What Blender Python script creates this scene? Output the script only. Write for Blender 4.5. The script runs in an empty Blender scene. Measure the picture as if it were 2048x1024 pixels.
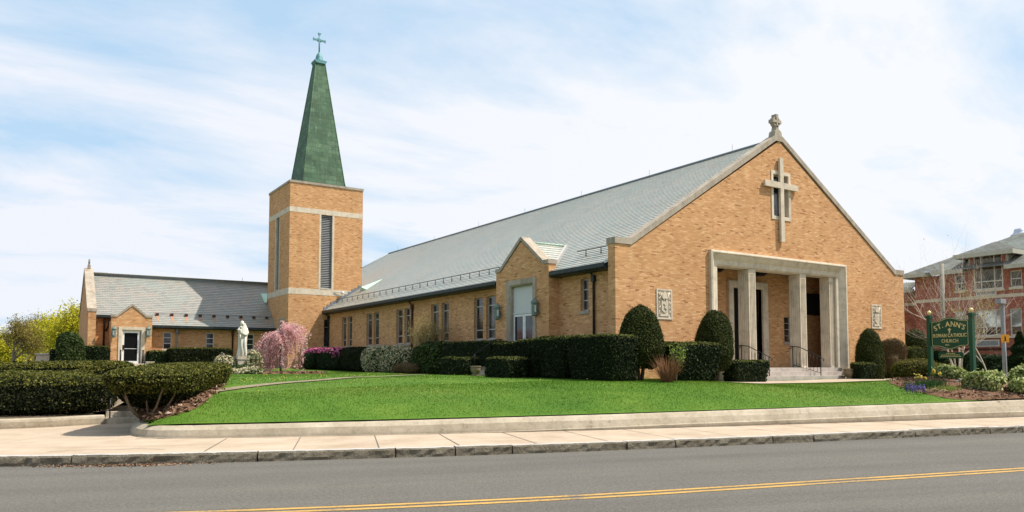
import bpy, math, random
import numpy as np
from mathutils import Vector, Matrix
random.seed(7)
RNG = np.random.default_rng(11)
R = math.radians
col = bpy.context.scene.collection
sc = bpy.context.scene

# ------------------------------------------------------------------ camera
CAM = (-18.443, -21.374, 1.7)
FPX, YAW, PITCH, PY = 1528.6, 0.577, 0.060, 636.6
ca = bpy.data.cameras.new('camera'); cam = bpy.data.objects.new('camera', ca); col.objects.link(cam)
cam.location = CAM
cam.rotation_euler = (math.pi / 2 + PITCH, 0, -YAW)
ca.sensor_width = 36.0; ca.lens = FPX / 2048 * 36.0
ca.shift_y = (PY - 512) / 2048.0
ca.clip_end = 3000; ca.clip_start = 0.1
sc.camera = cam

_f = np.array([math.sin(YAW) * math.cos(PITCH), math.cos(YAW) * math.cos(PITCH), math.sin(PITCH)])
_r = np.array([math.cos(YAW), -math.sin(YAW), 0.0])
_u = np.cross(_r, _f)
C0 = np.array(CAM)
def ray(px, py): return _f + _r * (px - 1024) / FPX + _u * (PY - py) / FPX
def atD(px, py, d): return C0 + ray(px, py) * d                 # point at a measured distance
def atX(px, py, X): v = ray(px, py); return C0 + v * ((X - C0[0]) / v[0])
def atY(px, py, Y): v = ray(px, py); return C0 + v * ((Y - C0[1]) / v[1])
def atZ(px, py, Z): v = ray(px, py); return C0 + v * ((Z - C0[2]) / v[2])

# ------------------------------------------------------------------ light
SUN_TO = Vector((0.555, -0.36, 1.0)).normalized()
su = bpy.data.lights.new('sun', 'SUN'); su.energy = 4.9; su.angle = R(0.55); su.color = (1.0, 0.955, 0.88)
so = bpy.data.objects.new('sun', su); col.objects.link(so)
so.rotation_euler = SUN_TO.to_track_quat('Z', 'Y').to_euler(); so.location = (30, -40, 60)
w = bpy.data.worlds.new('World'); sc.world = w; w.use_nodes = True
nt = w.node_tree; nt.nodes.clear()
def wn(t, **k):
    n = nt.nodes.new(t)
    for a, b in k.items(): setattr(n, a, b)
    return n
sky = wn('ShaderNodeTexSky', sky_type='NISHITA', sun_disc=False)
sky.sun_elevation = math.asin(SUN_TO.z); sky.sun_rotation = math.atan2(SUN_TO.x, SUN_TO.y)
sky.air_density = 1.0; sky.dust_density = 1.2; sky.ozone_density = 1.0
tc = wn('ShaderNodeTexCoord')
sep = wn('ShaderNodeSeparateXYZ'); nt.links.new(tc.outputs['Generated'], sep.inputs[0])
# project the view direction on a high cloud sheet
zz = wn('ShaderNodeMath', operation='MAXIMUM'); nt.links.new(sep.outputs[2], zz.inputs[0]); zz.inputs[1].default_value = 0.0
za = wn('ShaderNodeMath', operation='ADD'); nt.links.new(zz.outputs[0], za.inputs[0]); za.inputs[1].default_value = 0.16
dx = wn('ShaderNodeMath', operation='DIVIDE'); nt.links.new(sep.outputs[0], dx.inputs[0]); nt.links.new(za.outputs[0], dx.inputs[1])
dy = wn('ShaderNodeMath', operation='DIVIDE'); nt.links.new(sep.outputs[1], dy.inputs[0]); nt.links.new(za.outputs[0], dy.inputs[1])
cmb = wn('ShaderNodeCombineXYZ'); nt.links.new(dx.outputs[0], cmb.inputs[0]); nt.links.new(dy.outputs[0], cmb.inputs[1])
mp = wn('ShaderNodeMapping'); nt.links.new(cmb.outputs[0], mp.inputs[0])
mp.inputs['Rotation'].default_value = (0, 0, R(35)); mp.inputs['Scale'].default_value = (0.75, 1.35, 1); mp.inputs['Location'].default_value = (3.1, 1.7, 0)
n1 = wn('ShaderNodeTexNoise'); nt.links.new(mp.outputs[0], n1.inputs['Vector'])
n1.inputs['Scale'].default_value = 1.1; n1.inputs['Detail'].default_value = 9; n1.inputs['Roughness'].default_value = 0.58; n1.inputs['Distortion'].default_value = 0.35
# thin veil grows towards the sun side (+X)
vx = wn('ShaderNodeMath', operation='MULTIPLY_ADD'); nt.links.new(sep.outputs[0], vx.inputs[0]); vx.inputs[1].default_value = 0.085; nt.links.new(n1.outputs['Fac'], vx.inputs[2])
hzv = wn('ShaderNodeMapRange'); nt.links.new(sep.outputs[2], hzv.inputs[0]); hzv.inputs[1].default_value = 0.0; hzv.inputs[2].default_value = 0.26; hzv.inputs[3].default_value = 0.14; hzv.inputs[4].default_value = 0.0
vz = wn('ShaderNodeMath', operation='ADD'); nt.links.new(vx.outputs[0], vz.inputs[0]); nt.links.new(hzv.outputs[0], vz.inputs[1])
cr = wn('ShaderNodeValToRGB'); nt.links.new(vz.outputs[0], cr.inputs[0])
cr.color_ramp.elements[0].position = 0.40; cr.color_ramp.elements[0].color = (0.12,) * 3 + (1,)
cr.color_ramp.elements[1].position = 0.60; cr.color_ramp.elements[1].color = (1, 1, 1, 1)
air = wn('ShaderNodeMixRGB'); air.inputs[0].default_value = 0.72; nt.links.new(sky.outputs[0], air.inputs[1]); air.inputs[2].default_value = (4.4, 6.7, 8.9, 1)
cmix = wn('ShaderNodeMixRGB'); nt.links.new(cr.outputs[0], cmix.inputs[0]); nt.links.new(air.outputs[0], cmix.inputs[1])
# veil grows whiter towards +X (the sun side)
vg = wn('ShaderNodeMapRange'); nt.links.new(sep.outputs[0], vg.inputs[0]); vg.inputs[1].default_value = 0.1; vg.inputs[2].default_value = 0.75
cw2 = wn('ShaderNodeMixRGB'); nt.links.new(vg.outputs[0], cw2.inputs[0]); cw2.inputs[1].default_value = (7.25, 7.55, 8.2, 1); cw2.inputs[2].default_value = (7.75, 7.95, 8.3, 1)
nt.links.new(cw2.outputs[0], cmix.inputs[2])
bg = wn('ShaderNodeBackground'); bg.inputs[1].default_value = 0.089; nt.links.new(cmix.outputs[0], bg.inputs[0])
wo = wn('ShaderNodeOutputWorld'); nt.links.new(bg.outputs[0], wo.inputs[0])
sc.view_settings.view_transform = 'Standard'; sc.view_settings.look = 'None'
sc.view_settings.exposure = 0.45; sc.view_settings.gamma = 1.0; sc.view_settings.use_curve_mapping = False
sc.render.engine = 'CYCLES'
sc.cycles.max_bounces = 6; sc.cycles.diffuse_bounces = 3; sc.cycles.glossy_bounces = 2; sc.cycles.transparent_max_bounces = 4

# ------------------------------------------------------------------ materials
class NT:
    def __init__(s, name, rough=0.85, spec=0.3):
        s.m = bpy.data.materials.new(name); s.m.use_nodes = True
        s.t = s.m.node_tree; s.b = s.t.nodes['Principled BSDF']
        s.b.inputs['Roughness'].default_value = rough
        s.b.inputs['Specular IOR Level'].default_value = spec
    def n(s, typ, ins=None, **k):
        nd = s.t.nodes.new(typ)
        for a, b in k.items(): setattr(nd, a, b)
        for a, b in (ins or {}).items():
            if isinstance(b, bpy.types.NodeSocket): s.t.links.new(b, nd.inputs[a])
            else: nd.inputs[a].default_value = b
        return nd
    def l(s, a, b): s.t.links.new(a, b)
    def pos(s): return s.n('ShaderNodeNewGeometry').outputs['Position']
    def noise(s, scale, detail=4, rough=0.6, vec=None, dist=0.0):
        nd = s.n('ShaderNodeTexNoise', {'Scale': scale, 'Detail': detail, 'Roughness': rough, 'Distortion': dist})
        s.l(vec if vec is not None else s.pos(), nd.inputs['Vector']); return nd.outputs['Fac']
    def ramp(s, fac, stops, interp='LINEAR'):
        nd = s.n('ShaderNodeValToRGB'); s.l(fac, nd.inputs[0]); e = nd.color_ramp; e.interpolation = interp
        while len(e.elements) < len(stops): e.elements.new(0.5)
        for el, (p, c) in zip(e.elements, stops):
            el.position = p; el.color = (c if len(c) == 4 else tuple(c) + (1,))
        return nd.outputs[0]
    def mix(s, fac, a, b, mode='MIX'):
        nd = s.n('ShaderNodeMixRGB', blend_type=mode)
        for i, v in enumerate((fac, a, b)):
            if isinstance(v, bpy.types.NodeSocket): s.l(v, nd.inputs[i])
            else: nd.inputs[i].default_value = v if i == 0 else (tuple(v) + (1,) if len(v) == 3 else v)
        return nd.outputs[0]
    def math(s, op, a, b=0.0):
        nd = s.n('ShaderNodeMath', operation=op)
        for i, v in enumerate((a, b)):
            if isinstance(v, bpy.types.NodeSocket): s.l(v, nd.inputs[i])
            else: nd.inputs[i].default_value = v
        return nd.outputs[0]
    def color(s, c, f=1.0, t=(1, 1, 1)):
        if f != 1.0: c = s.mix(1.0, c, (f * t[0], f * t[1], f * t[2]), 'MULTIPLY')
        s.l(c, s.b.inputs['Base Color'])
    def bump(s, h, strength=0.4, dist=0.02):
        nd = s.n('ShaderNodeBump', {'Strength': strength, 'Distance': dist}); s.l(h, nd.inputs['Height'])
        s.l(nd.outputs[0], s.b.inputs['Normal'])

M = {}
def plain(name, c, rough=0.7, metal=0.0, var=0.12, scale=6.0, spec=0.3, bump=0.0):
    k = NT(name, rough, spec); k.b.inputs['Metallic'].default_value = metal
    f = k.noise(scale, 5)
    lo = tuple(x * (1 - var) for x in c); hi = tuple(min(1, x * (1 + var)) for x in c)
    k.color(k.ramp(f, [(0.3, lo), (0.7, hi)]))
    if bump: k.bump(k.noise(scale * 6, 5), bump, 0.01)
    M[name] = k.m; return k.m

def wallvec(k):
    """u along the wall, v = height, in metres"""
    g = k.n('ShaderNodeNewGeometry')
    p = k.n('ShaderNodeSeparateXYZ'); k.l(g.outputs['Position'], p.inputs[0])
    n = k.n('ShaderNodeSeparateXYZ'); k.l(g.outputs['True Normal'], n.inputs[0])
    ax = k.math('GREATER_THAN', k.math('ABSOLUTE', n.outputs[0]), 0.6)
    u = k.math('ADD', k.math('MULTIPLY', p.outputs[1], ax), k.math('MULTIPLY', p.outputs[0], k.math('SUBTRACT', 1.0, ax)))
    c = k.n('ShaderNodeCombineXYZ'); k.l(u, c.inputs[0]); k.l(p.outputs[2], c.inputs[1])
    return c.outputs[0], p
def brick(name, stops, mortar, bw=0.215, bh=0.0585, stain=0.12, mfac=0.8):
    k = NT(name, 0.9, 0.15)
    v, p = wallvec(k)
    bt = k.n('ShaderNodeTexBrick', {'Vector': v, 'Color1': (0, 0, 0, 1), 'Color2': (1, 1, 1, 1), 'Mortar': (0.5, 0.5, 0.5, 1),
             'Scale': 1.0, 'Mortar Size': 0.0062, 'Mortar Smooth': 0.3, 'Bias': 0.0, 'Brick Width': bw, 'Row Height': bh})
    c = k.ramp(bt.outputs['Color'], stops)
    # runs of differently fired bricks in clumps
    n = k.noise(1.3, 3, 0.6, vec=v); cl = k.ramp(n, [(0.35, (0.93, 0.91, 0.88)), (0.5, (1, 1, 1)), (0.68, (1.04, 1.03, 1.02))])
    c = k.mix(1.0, c, cl, 'MULTIPLY')
    n2 = k.noise(16, 2, 0.6, vec=v); c = k.mix(stain, c, k.ramp(n2, [(0.3, (0.5, 0.45, 0.4)), (0.65, (1.2, 1.2, 1.2))]), 'MULTIPLY')
    c = k.mix(k.math('MULTIPLY', bt.outputs['Fac'], mfac), c, mortar)
    # weather streaks from above
    sv = k.n('ShaderNodeMapping', {'Vector': v, 'Scale': (2.2, 0.16, 1)}); n3 = k.noise(1.0, 5, 0.6, vec=sv.outputs[0])
    c = k.mix(0.5, c, k.ramp(n3, [(0.30, (0.82, 0.79, 0.76)), (0.46, (1, 1, 1))]), 'MULTIPLY')
    big = k.noise(0.28, 5, 0.6, vec=v); c = k.mix(0.8, c, k.ramp(big, [(0.35, (0.90, 0.87, 0.86)), (0.5, (1, 1, 1)), (0.65, (1.05, 1.04, 1.05))]), 'MULTIPLY')
    pk = k.noise(3.0, 3, 0.7, vec=v); c = k.mix(k.ramp(pk, [(0.56, (0, 0, 0)), (0.68, (0.35, 0.35, 0.35))]), c, (0.58, 0.31, 0.16) if name == 'buff_brick' else (0.4, 0.15, 0.1))
    k.color(c, 0.90, (1.0, 1.0, 0.96))
    k.bump(k.math('SUBTRACT', k.math('MULTIPLY', bt.outputs['Color'], 0.25), bt.outputs['Fac']), 0.5, 0.008)
    M[name] = k.m
brick('buff_brick', [(0.0, (0.33, 0.15, 0.068)), (0.03, (0.44, 0.21, 0.092)), (0.10, (0.58, 0.30, 0.138)), (0.5, (0.64, 0.34, 0.16)), (0.8, (0.69, 0.385, 0.188)), (1.0, (0.79, 0.48, 0.26))], (0.47, 0.315, 0.185), mfac=0.55)
brick('red_brick', [(0.0, (0.30, 0.09, 0.06)), (0.5, (0.40, 0.125, 0.085)), (1.0, (0.47, 0.17, 0.12))], (0.38, 0.21, 0.16), bw=0.21, bh=0.068)

def slate(name, stops, joint=(0.20, 0.19, 0.165)):
    k = NT(name, 0.33 if 'slate' in name else 0.8, 0.5 if 'slate' in name else 0.2)
    uv = k.n('ShaderNodeUVMap').outputs[0]
    bt = k.n('ShaderNodeTexBrick', {'Vector': uv, 'Color1': (0, 0, 0, 1), 'Color2': (1, 1, 1, 1), 'Mortar': (0.5, 0.5, 0.5, 1),
             'Scale': 1.0, 'Mortar Size': 0.006, 'Mortar Smooth': 0.2, 'Bias': 0.0, 'Brick Width': 0.31, 'Row Height': 0.2})
    c = k.ramp(bt.outputs['Color'], stops)
    n = k.noise(0.35, 4, 0.6); c = k.mix(0.75, c, k.ramp(n, [(0.3, (0.86, 0.88, 0.86)), (0.52, (1, 1, 1)), (0.72, (1.08, 1.03, 1.0))]), 'MULTIPLY')
    n2 = k.noise(9, 4, 0.6); c = k.mix(0.5, c, k.ramp(n2, [(0.3, (0.86, 0.86, 0.86)), (0.7, (1.08, 1.08, 1.08))]), 'MULTIPLY')
    pt = k.noise(0.9, 5, 0.75, vec=uv); c = k.mix(k.ramp(pt, [(0.56, (0, 0, 0)), (0.68, (0.6, 0.6, 0.6))]), c, (0.40, 0.32, 0.24))
    gm = k.noise(0.5, 6, 0.7); c = k.mix(k.ramp(gm, [(0.48, (0, 0, 0)), (0.62, (0.55, 0.55, 0.55))]), c, (0.36, 0.40, 0.36))
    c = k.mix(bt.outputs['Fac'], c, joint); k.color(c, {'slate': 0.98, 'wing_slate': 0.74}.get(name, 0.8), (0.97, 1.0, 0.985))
    k.bump(k.math('SUBTRACT', k.math('MULTIPLY', bt.outputs['Color'], 0.4), bt.outputs['Fac']), 0.25, 0.008)
    M[name] = k.m
slate('slate', [(0.0, (0.385, 0.38, 0.335)), (0.35, (0.44, 0.425, 0.365)), (0.72, (0.48, 0.455, 0.39)), (0.86, (0.50, 0.465, 0.395)), (0.95, (0.48, 0.40, 0.335)), (1.0, (0.51, 0.455, 0.385))])
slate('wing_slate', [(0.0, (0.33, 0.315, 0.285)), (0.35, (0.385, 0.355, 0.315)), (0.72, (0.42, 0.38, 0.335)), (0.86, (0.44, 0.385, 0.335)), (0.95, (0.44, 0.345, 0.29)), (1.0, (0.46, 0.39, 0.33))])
slate('asphalt_shingle', [(0.0, (0.16, 0.155, 0.14)), (0.5, (0.21, 0.205, 0.185)), (1.0, (0.27, 0.26, 0.235))])

def stone(name, c, stain=0.5, rough=0.85, js=None):
    k = NT(name, rough, 0.2)
    f = k.noise(3.0, 6, 0.65); cc = k.ramp(f, [(0.28, tuple(x * 0.72 for x in c)), (0.5, c), (0.75, tuple(min(1, x * 1.12) for x in c))])
    mpn = k.n('ShaderNodeMapping', {'Vector': k.pos(), 'Scale': (3.0, 3.0, 0.35)}); n3 = k.noise(1.2, 6, 0.65, vec=mpn.outputs[0])
    cc = k.mix(stain, cc, k.ramp(n3, [(0.33, (0.55, 0.53, 0.48)), (0.56, (1, 1, 1))]), 'MULTIPLY')
    k.color(cc); k.bump(k.noise(30, 5), 0.25, 0.01); M[name] = k.m
stone('limestone', (0.62, 0.525, 0.40), 0.28)
stone('weathered_limestone', (0.40, 0.335, 0.26), 0.6)
stone('granite_step', (0.45, 0.39, 0.34), 0.35)
stone('old_concrete', (0.50, 0.43, 0.33), 0.85)
stone('statue_stone', (0.62, 0.585, 0.50), 0.3)
stone('urn_stone', (0.22, 0.165, 0.10), 0.6)

def wallconc():
    k = NT('wall_concrete', 0.9, 0.2)
    a = k.noise(1.1, 7, 0.7); b = k.noise(11, 6, 0.8); e = k.noise(3.2, 6, 0.75)
    c = k.ramp(a, [(0.3, (0.27, 0.225, 0.16)), (0.5, (0.37, 0.31, 0.225)), (0.7, (0.44, 0.38, 0.29))])
    c = k.mix(0.9, c, k.ramp(b, [(0.30, (0.45, 0.42, 0.38)), (0.40, (0.92, 0.92, 0.92)), (0.7, (1.12, 1.12, 1.12))]), 'MULTIPLY')
    c = k.mix(0.8, c, k.ramp(e, [(0.30, (0.55, 0.52, 0.46)), (0.42, (1, 1, 1)), (0.68, (1.15, 1.13, 1.1))]), 'MULTIPLY')
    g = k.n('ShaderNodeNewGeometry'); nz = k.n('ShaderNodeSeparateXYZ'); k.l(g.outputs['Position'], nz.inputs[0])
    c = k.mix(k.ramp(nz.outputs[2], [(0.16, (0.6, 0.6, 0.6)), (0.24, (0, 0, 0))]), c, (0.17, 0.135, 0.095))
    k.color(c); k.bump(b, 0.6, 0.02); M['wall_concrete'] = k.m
wallconc()
def granite(name):
    k = NT(name, 0.8, 0.3)
    a = k.noise(60, 3, 0.7); b = k.noise(2.5, 5, 0.6)
    g = k.n('ShaderNodeNewGeometry'); nz = k.n('ShaderNodeSeparateXYZ'); k.l(g.outputs['True Normal'], nz.inputs[0])
    c = k.ramp(a, [(0.3, (0.19, 0.175, 0.155)), (0.5, (0.30, 0.28, 0.25)), (0.7, (0.42, 0.40, 0.37))])
    c = k.mix(0.6, c, k.ramp(b, [(0.3, (0.55, 0.48, 0.38)), (0.6, (1.05, 1.05, 1.05))]), 'MULTIPLY')
    rough = k.mix(1.0, c, (0.62, 0.56, 0.44), 'MULTIPLY'); top = k.mix(0.7, c, (0.60, 0.57, 0.53))
    c = k.mix(k.math('GREATER_THAN', nz.outputs[2], 0.8), rough, top)
    k.color(c, 0.95); k.bump(k.noise(9, 6, 0.7), 1.0, 0.06); M[name] = k.m
granite('kerb_granite')

def asphalt():
    k = NT('asphalt', 0.9, 0.2)
    p = k.n('ShaderNodeMapping', {'Vector': k.pos(), 'Rotation': (0, 0, R(17.5))})
    fine = k.noise(38, 5, 0.85); pebble = k.n('ShaderNodeTexVoronoi', {'Scale': 95.0}); k.l(k.pos(), pebble.inputs['Vector'])
    c = k.ramp(fine, [(0.32, (0.135, 0.124, 0.105)), (0.5, (0.225, 0.208, 0.178)), (0.66, (0.36, 0.335, 0.295))])
    c = k.mix(0.35, c, k.ramp(pebble.outputs['Distance'], [(0.1, (1.5, 1.45, 1.4)), (0.5, (0.8, 0.8, 0.8))]), 'MULTIPLY')
    st = k.n('ShaderNodeMapping', {'Vector': p.outputs[0], 'Scale': (0.07, 1.1, 1)}); lanes = k.noise(1.0, 4, 0.55, vec=st.outputs[0])
    c = k.mix(0.8, c, k.ramp(lanes, [(0.3, (0.84, 0.83, 0.83)), (0.5, (1.0, 1.0, 1.0)), (0.7, (1.12, 1.11, 1.08))]), 'MULTIPLY')
    bl = k.noise(0.8, 6, 0.65); c = k.mix(0.5, c, k.ramp(bl, [(0.3, (0.86, 0.85, 0.84)), (0.7, (1.07, 1.07, 1.07))]), 'MULTIPLY')
    g = k.noise(1.7, 7, 0.8); c = k.mix(0.9, c, k.ramp(g, [(0.27, (0.62, 0.6, 0.58)), (0.36, (1, 1, 1))]), 'MULTIPLY')
    sp = k.noise(16, 3, 0.9); c = k.mix(0.9, c, k.ramp(sp, [(0.33, (0.80, 0.79, 0.78)), (0.5, (1, 1, 1)), (0.66, (1.28, 1.27, 1.25))]), 'MULTIPLY')
    k.color(c, 0.52); k.bump(fine, 0.5, 0.01); M['asphalt'] = k.m
asphalt()
def concrete():
    k = NT('sidewalk_concrete', 0.9, 0.2)
    a = k.noise(1.4, 6, 0.6); b = k.noise(45, 3, 0.6)
    c = k.ramp(a, [(0.3, (0.53, 0.415, 0.30)), (0.55, (0.61, 0.485, 0.36)), (0.75, (0.66, 0.54, 0.415))])
    c = k.mix(0.35, c, k.ramp(b, [(0.3, (0.8, 0.8, 0.8)), (0.7, (1.12, 1.12, 1.12))]), 'MULTIPLY')
    d = k.noise(0.5, 7, 0.75); c = k.mix(0.8, c, k.ramp(d, [(0.36, (0.80, 0.77, 0.73)), (0.5, (1, 1, 1))]), 'MULTIPLY')
    e = k.noise(7.0, 5, 0.8); c = k.mix(0.8, c, k.ramp(e, [(0.27, (0.55, 0.5, 0.45)), (0.34, (1, 1, 1))]), 'MULTIPLY')
    k.color(c, 0.72, (1, 0.98, 0.96)); k.bump(b, 0.2, 0.005); M['sidewalk_concrete'] = k.m
concrete()
def lawnmat(name, blades=False):
    k = NT(name, 0.85, 0.15)
    p = k.pos(); a = k.noise(0.55, 5, 0.6); b = k.noise(7, 5, 0.7)
    c = k.ramp(a, [(0.3, (0.13, 0.245, 0.030)), (0.5, (0.19, 0.31, 0.042)), (0.72, (0.27, 0.365, 0.062))])
    c = k.mix(0.75, c, k.ramp(b, [(0.28, (0.86, 0.88, 0.86)), (0.5, (1, 1, 1)), (0.75, (1.08, 1.06, 1.06))]), 'MULTIPLY')
    w_ = k.noise(0.22, 6, 0.7); c = k.mix(k.ramp(w_, [(0.50, (0, 0, 0)), (0.68, (0.55, 0.55, 0.55))]), c, (0.30, 0.33, 0.075))
    w2 = k.noise(2.2, 5, 0.7); c = k.mix(k.ramp(w2, [(0.60, (0, 0, 0)), (0.72, (0.5, 0.5, 0.5))]), c, (0.10, 0.20, 0.035))
    if blades:
        g = k.n('ShaderNodeNewGeometry')
        c = k.mix(0.9, c, k.ramp(g.outputs['Random Per Island'], [(0.0, (0.88, 0.9, 0.88)), (0.6, (1.02, 1.02, 1.0)), (0.95, (1.1, 1.08, 1.05)), (1.0, (1.4, 1.25, 1.4))]), 'MULTIPLY')
    c = k.mix(1.0, c, (0.36, 0.455, 0.28) if not blades else (0.46, 0.56, 0.36), 'MULTIPLY'); k.color(c)
    if not blades: k.bump(k.noise(22, 5, 0.8), 0.35, 0.02)
    else: translucent(k, c, 0.5)
    M[name] = k.m
def translucent(k, c, f):
    tr = k.n('ShaderNodeBsdfTranslucent'); k.l(c, tr.inputs['Color'])
    mx = k.n('ShaderNodeMixShader', {0: f}); k.l(k.b.outputs[0], mx.inputs[1]); k.l(tr.outputs[0], mx.inputs[2])
    out = [n for n in k.t.nodes if n.type == 'OUTPUT_MATERIAL'][0]; k.l(mx.outputs[0], out.inputs[0])
lawnmat('lawn_soil_grass'); lawnmat('grass_blade', True)
def leaf(name, stops, trans=0.3, rough=0.7, spec=0.12):
    lf = 1.0 if name in ('cherry_blossom', 'magenta_flower', 'pieris_flower', 'variegated_leaf', 'yellow_green_leaf', 'bud_leaf') else 0.44 if name == 'yew_leaf' else 0.75
    k = NT(name, rough, spec); g = k.n('ShaderNodeNewGeometry')
    c = k.ramp(g.outputs['Random Per Island'], stops)
    n = k.noise(1.6, 3, 0.6); c = k.mix(0.6, c, k.ramp(n, [(0.3, (0.72, 0.76, 0.7)), (0.65, (1.2, 1.15, 1.1))]), 'MULTIPLY')
    c = k.mix(1.0, c, (lf, lf, lf), 'MULTIPLY'); k.color(c); translucent(k, c, trans); M[name] = k.m
leaf('yew_leaf', [(0, (0.010, 0.016, 0.005)), (0.55, (0.022, 0.032, 0.008)), (0.88, (0.055, 0.066, 0.016)), (1, (0.15, 0.155, 0.05))], 0.15)
leaf('yew_light_leaf', [(0, (0.05, 0.06, 0.010)), (0.5, (0.11, 0.115, 0.018)), (0.85, (0.19, 0.185, 0.035)), (1, (0.28, 0.26, 0.07))], 0.25)  # pale new growth that also carries sunlight painted onto hedge tops
leaf('box_leaf', [(0, (0.008, 0.016, 0.006)), (0.6, (0.015, 0.028, 0.008)), (0.93, (0.04, 0.06, 0.013)), (1, (0.14, 0.15, 0.07))], 0.12)
leaf('topiary_leaf', [(0, (0.022, 0.036, 0.008)), (0.6, (0.048, 0.064, 0.011)), (0.92, (0.10, 0.11, 0.022)), (1, (0.18, 0.14, 0.06))], 0.18)
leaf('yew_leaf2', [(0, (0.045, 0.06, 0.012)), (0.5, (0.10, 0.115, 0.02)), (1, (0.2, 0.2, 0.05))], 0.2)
leaf('rhododendron_leaf', [(0, (0.02, 0.038, 0.010)), (0.6, (0.045, 0.075, 0.018)), (1, (0.16, 0.20, 0.06))], 0.2, 0.65, 0.12)
leaf('olive_leaf', [(0, (0.05, 0.06, 0.012)), (0.5, (0.12, 0.125, 0.02)), (0.85, (0.24, 0.22, 0.04)), (1, (0.34, 0.20, 0.07))], 0.3)
leaf('pieris_flower', [(0, (0.06, 0.09, 0.03)), (0.38, (0.10, 0.14, 0.045)), (0.5, (0.52, 0.47, 0.30)), (0.8, (0.70, 0.64, 0.45)), (1, (0.62, 0.45, 0.32))], 0.3)
leaf('variegated_leaf', [(0, (0.09, 0.13, 0.03)), (0.4, (0.22, 0.28, 0.07)), (0.7, (0.46, 0.49, 0.19)), (1, (0.66, 0.66, 0.36))], 0.3)
leaf('magenta_flower', [(0, (0.40, 0.07, 0.18)), (0.6, (0.64, 0.14, 0.32)), (1, (0.78, 0.32, 0.48))], 0.3)
leaf('cherry_blossom', [(0, (0.62, 0.29, 0.31)), (0.5, (0.80, 0.44, 0.46)), (0.8, (0.90, 0.62, 0.62)), (1, (0.95, 0.84, 0.82))], 0.45)
leaf('yellow_green_leaf', [(0, (0.24, 0.24, 0.015)), (0.5, (0.50, 0.46, 0.03)), (1, (0.75, 0.66, 0.07))], 0.45)
leaf('spring_leaf', [(0, (0.16, 0.12, 0.04)), (0.5, (0.34, 0.26, 0.06)), (1, (0.52, 0.44, 0.09))], 0.4)
leaf('brown_leaf', [(0, (0.10, 0.06, 0.03)), (0.5, (0.18, 0.11, 0.06)), (0.9, (0.10, 0.10, 0.03)), (1, (0.30, 0.2, 0.1))], 0.2)
leaf('bud_leaf', [(0, (0.20, 0.14, 0.06)), (0.5, (0.32, 0.24, 0.08)), (1, (0.42, 0.34, 0.12))], 0.3)
leaf('bright_leaf', [(0, (0.12, 0.2, 0.03)), (1, (0.35, 0.45, 0.1))], 0.4)
leaf('evergreen_leaf', [(0, (0.015, 0.032, 0.012)), (0.6, (0.03, 0.055, 0.018)), (1, (0.06, 0.09, 0.03))], 0.15)
leaf('daffodil_leaf', [(0, (0.03, 0.08, 0.02)), (1, (0.08, 0.17, 0.05))], 0.3)
leaf('dry_grass', [(0, (0.20, 0.09, 0.05)), (0.5, (0.33, 0.16, 0.085)), (1, (0.44, 0.24, 0.14))], 0.3)
leaf('daffodil_petal', [(0, (0.85, 0.62, 0.06)), (1, (0.9, 0.78, 0.25))], 0.3)
leaf('hyacinth_petal', [(0, (0.13, 0.10, 0.38)), (1, (0.32, 0.24, 0.60))], 0.3)
leaf('white_petal', [(0, (0.7, 0.7, 0.66)), (1, (0.85, 0.85, 0.82))], 0.3)
def mulch():
    k = NT('mulch', 0.95, 0.1); a = k.noise(26, 6, 0.8); v = k.n('ShaderNodeTexVoronoi', {'Scale': 22.0}); k.l(k.pos(), v.inputs['Vector'])
    c = k.ramp(a, [(0.3, (0.07, 0.035, 0.02)), (0.5, (0.19, 0.10, 0.06)), (0.7, (0.36, 0.22, 0.14))])
    c = k.mix(0.5, c, k.ramp(v.outputs['Distance'], [(0.0, (1.3, 1.2, 1.1)), (0.5, (0.6, 0.6, 0.6))]), 'MULTIPLY')
    k.color(c); k.bump(a, 1.0, 0.04); M['mulch'] = k.m
mulch()
leaf('mulch_chip', [(0, (0.10, 0.05, 0.03)), (0.5, (0.26, 0.15, 0.09)), (0.9, (0.42, 0.28, 0.19)), (1, (0.6, 0.5, 0.4))], 0.0, 0.9)
def glassmat(name, c=(0.015, 0.018, 0.02), rough=0.06):
    k = NT(name, rough, 0.6); f = k.noise(1.1, 3); k.color(k.ramp(f, [(0.35, tuple(x * 0.5 for x in c)), (0.5, c), (0.62, tuple(x * 3.0 for x in c))])); M[name] = k.m
glassmat('dark_glass'); glassmat('window_glass', (0.035, 0.03, 0.024), 0.05); glassmat('blind_glass', (0.34, 0.35, 0.33), 0.3)
plain('door_black', (0.006, 0.006, 0.006), 0.5, spec=0.08)
plain('aluminium', (0.42, 0.41, 0.38), 0.45, 0.3)
plain('white_paint', (0.72, 0.72, 0.70), 0.5)
plain('white_panel', (0.58, 0.58, 0.56), 0.6, var=0.06)
plain('window_white', (0.60, 0.57, 0.50), 0.55)
plain('trim_cream', (0.42, 0.40, 0.32), 0.6)
plain('gutter_metal', (0.028, 0.034, 0.032), 0.45, 0.2, 0.5)
plain('rusty_pipe', (0.07, 0.028, 0.018), 0.6, 0.2, 0.4)
plain('pale_pipe', (0.34, 0.32, 0.29), 0.6)
plain('iron_black', (0.02, 0.02, 0.021), 0.45, 0.4)
plain('louver_grey', (0.27, 0.27, 0.265), 0.6, 0.1)
plain('louver_dark', (0.10, 0.10, 0.095), 0.6, 0.1)
plain('void_dark', (0.012, 0.012, 0.013), 0.9)
plain('lead', (0.20, 0.22, 0.24), 0.5, 0.4, 0.4, 20)
plain('pale_copper', (0.50, 0.66, 0.52), 0.8, 0, 0.1)
plain('verdigris', (0.15, 0.20, 0.165), 0.65, 0.1, 0.4, 15)
plain('cross_copper', (0.11, 0.25, 0.26), 0.6, 0.2, 0.4, 15)
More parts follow.
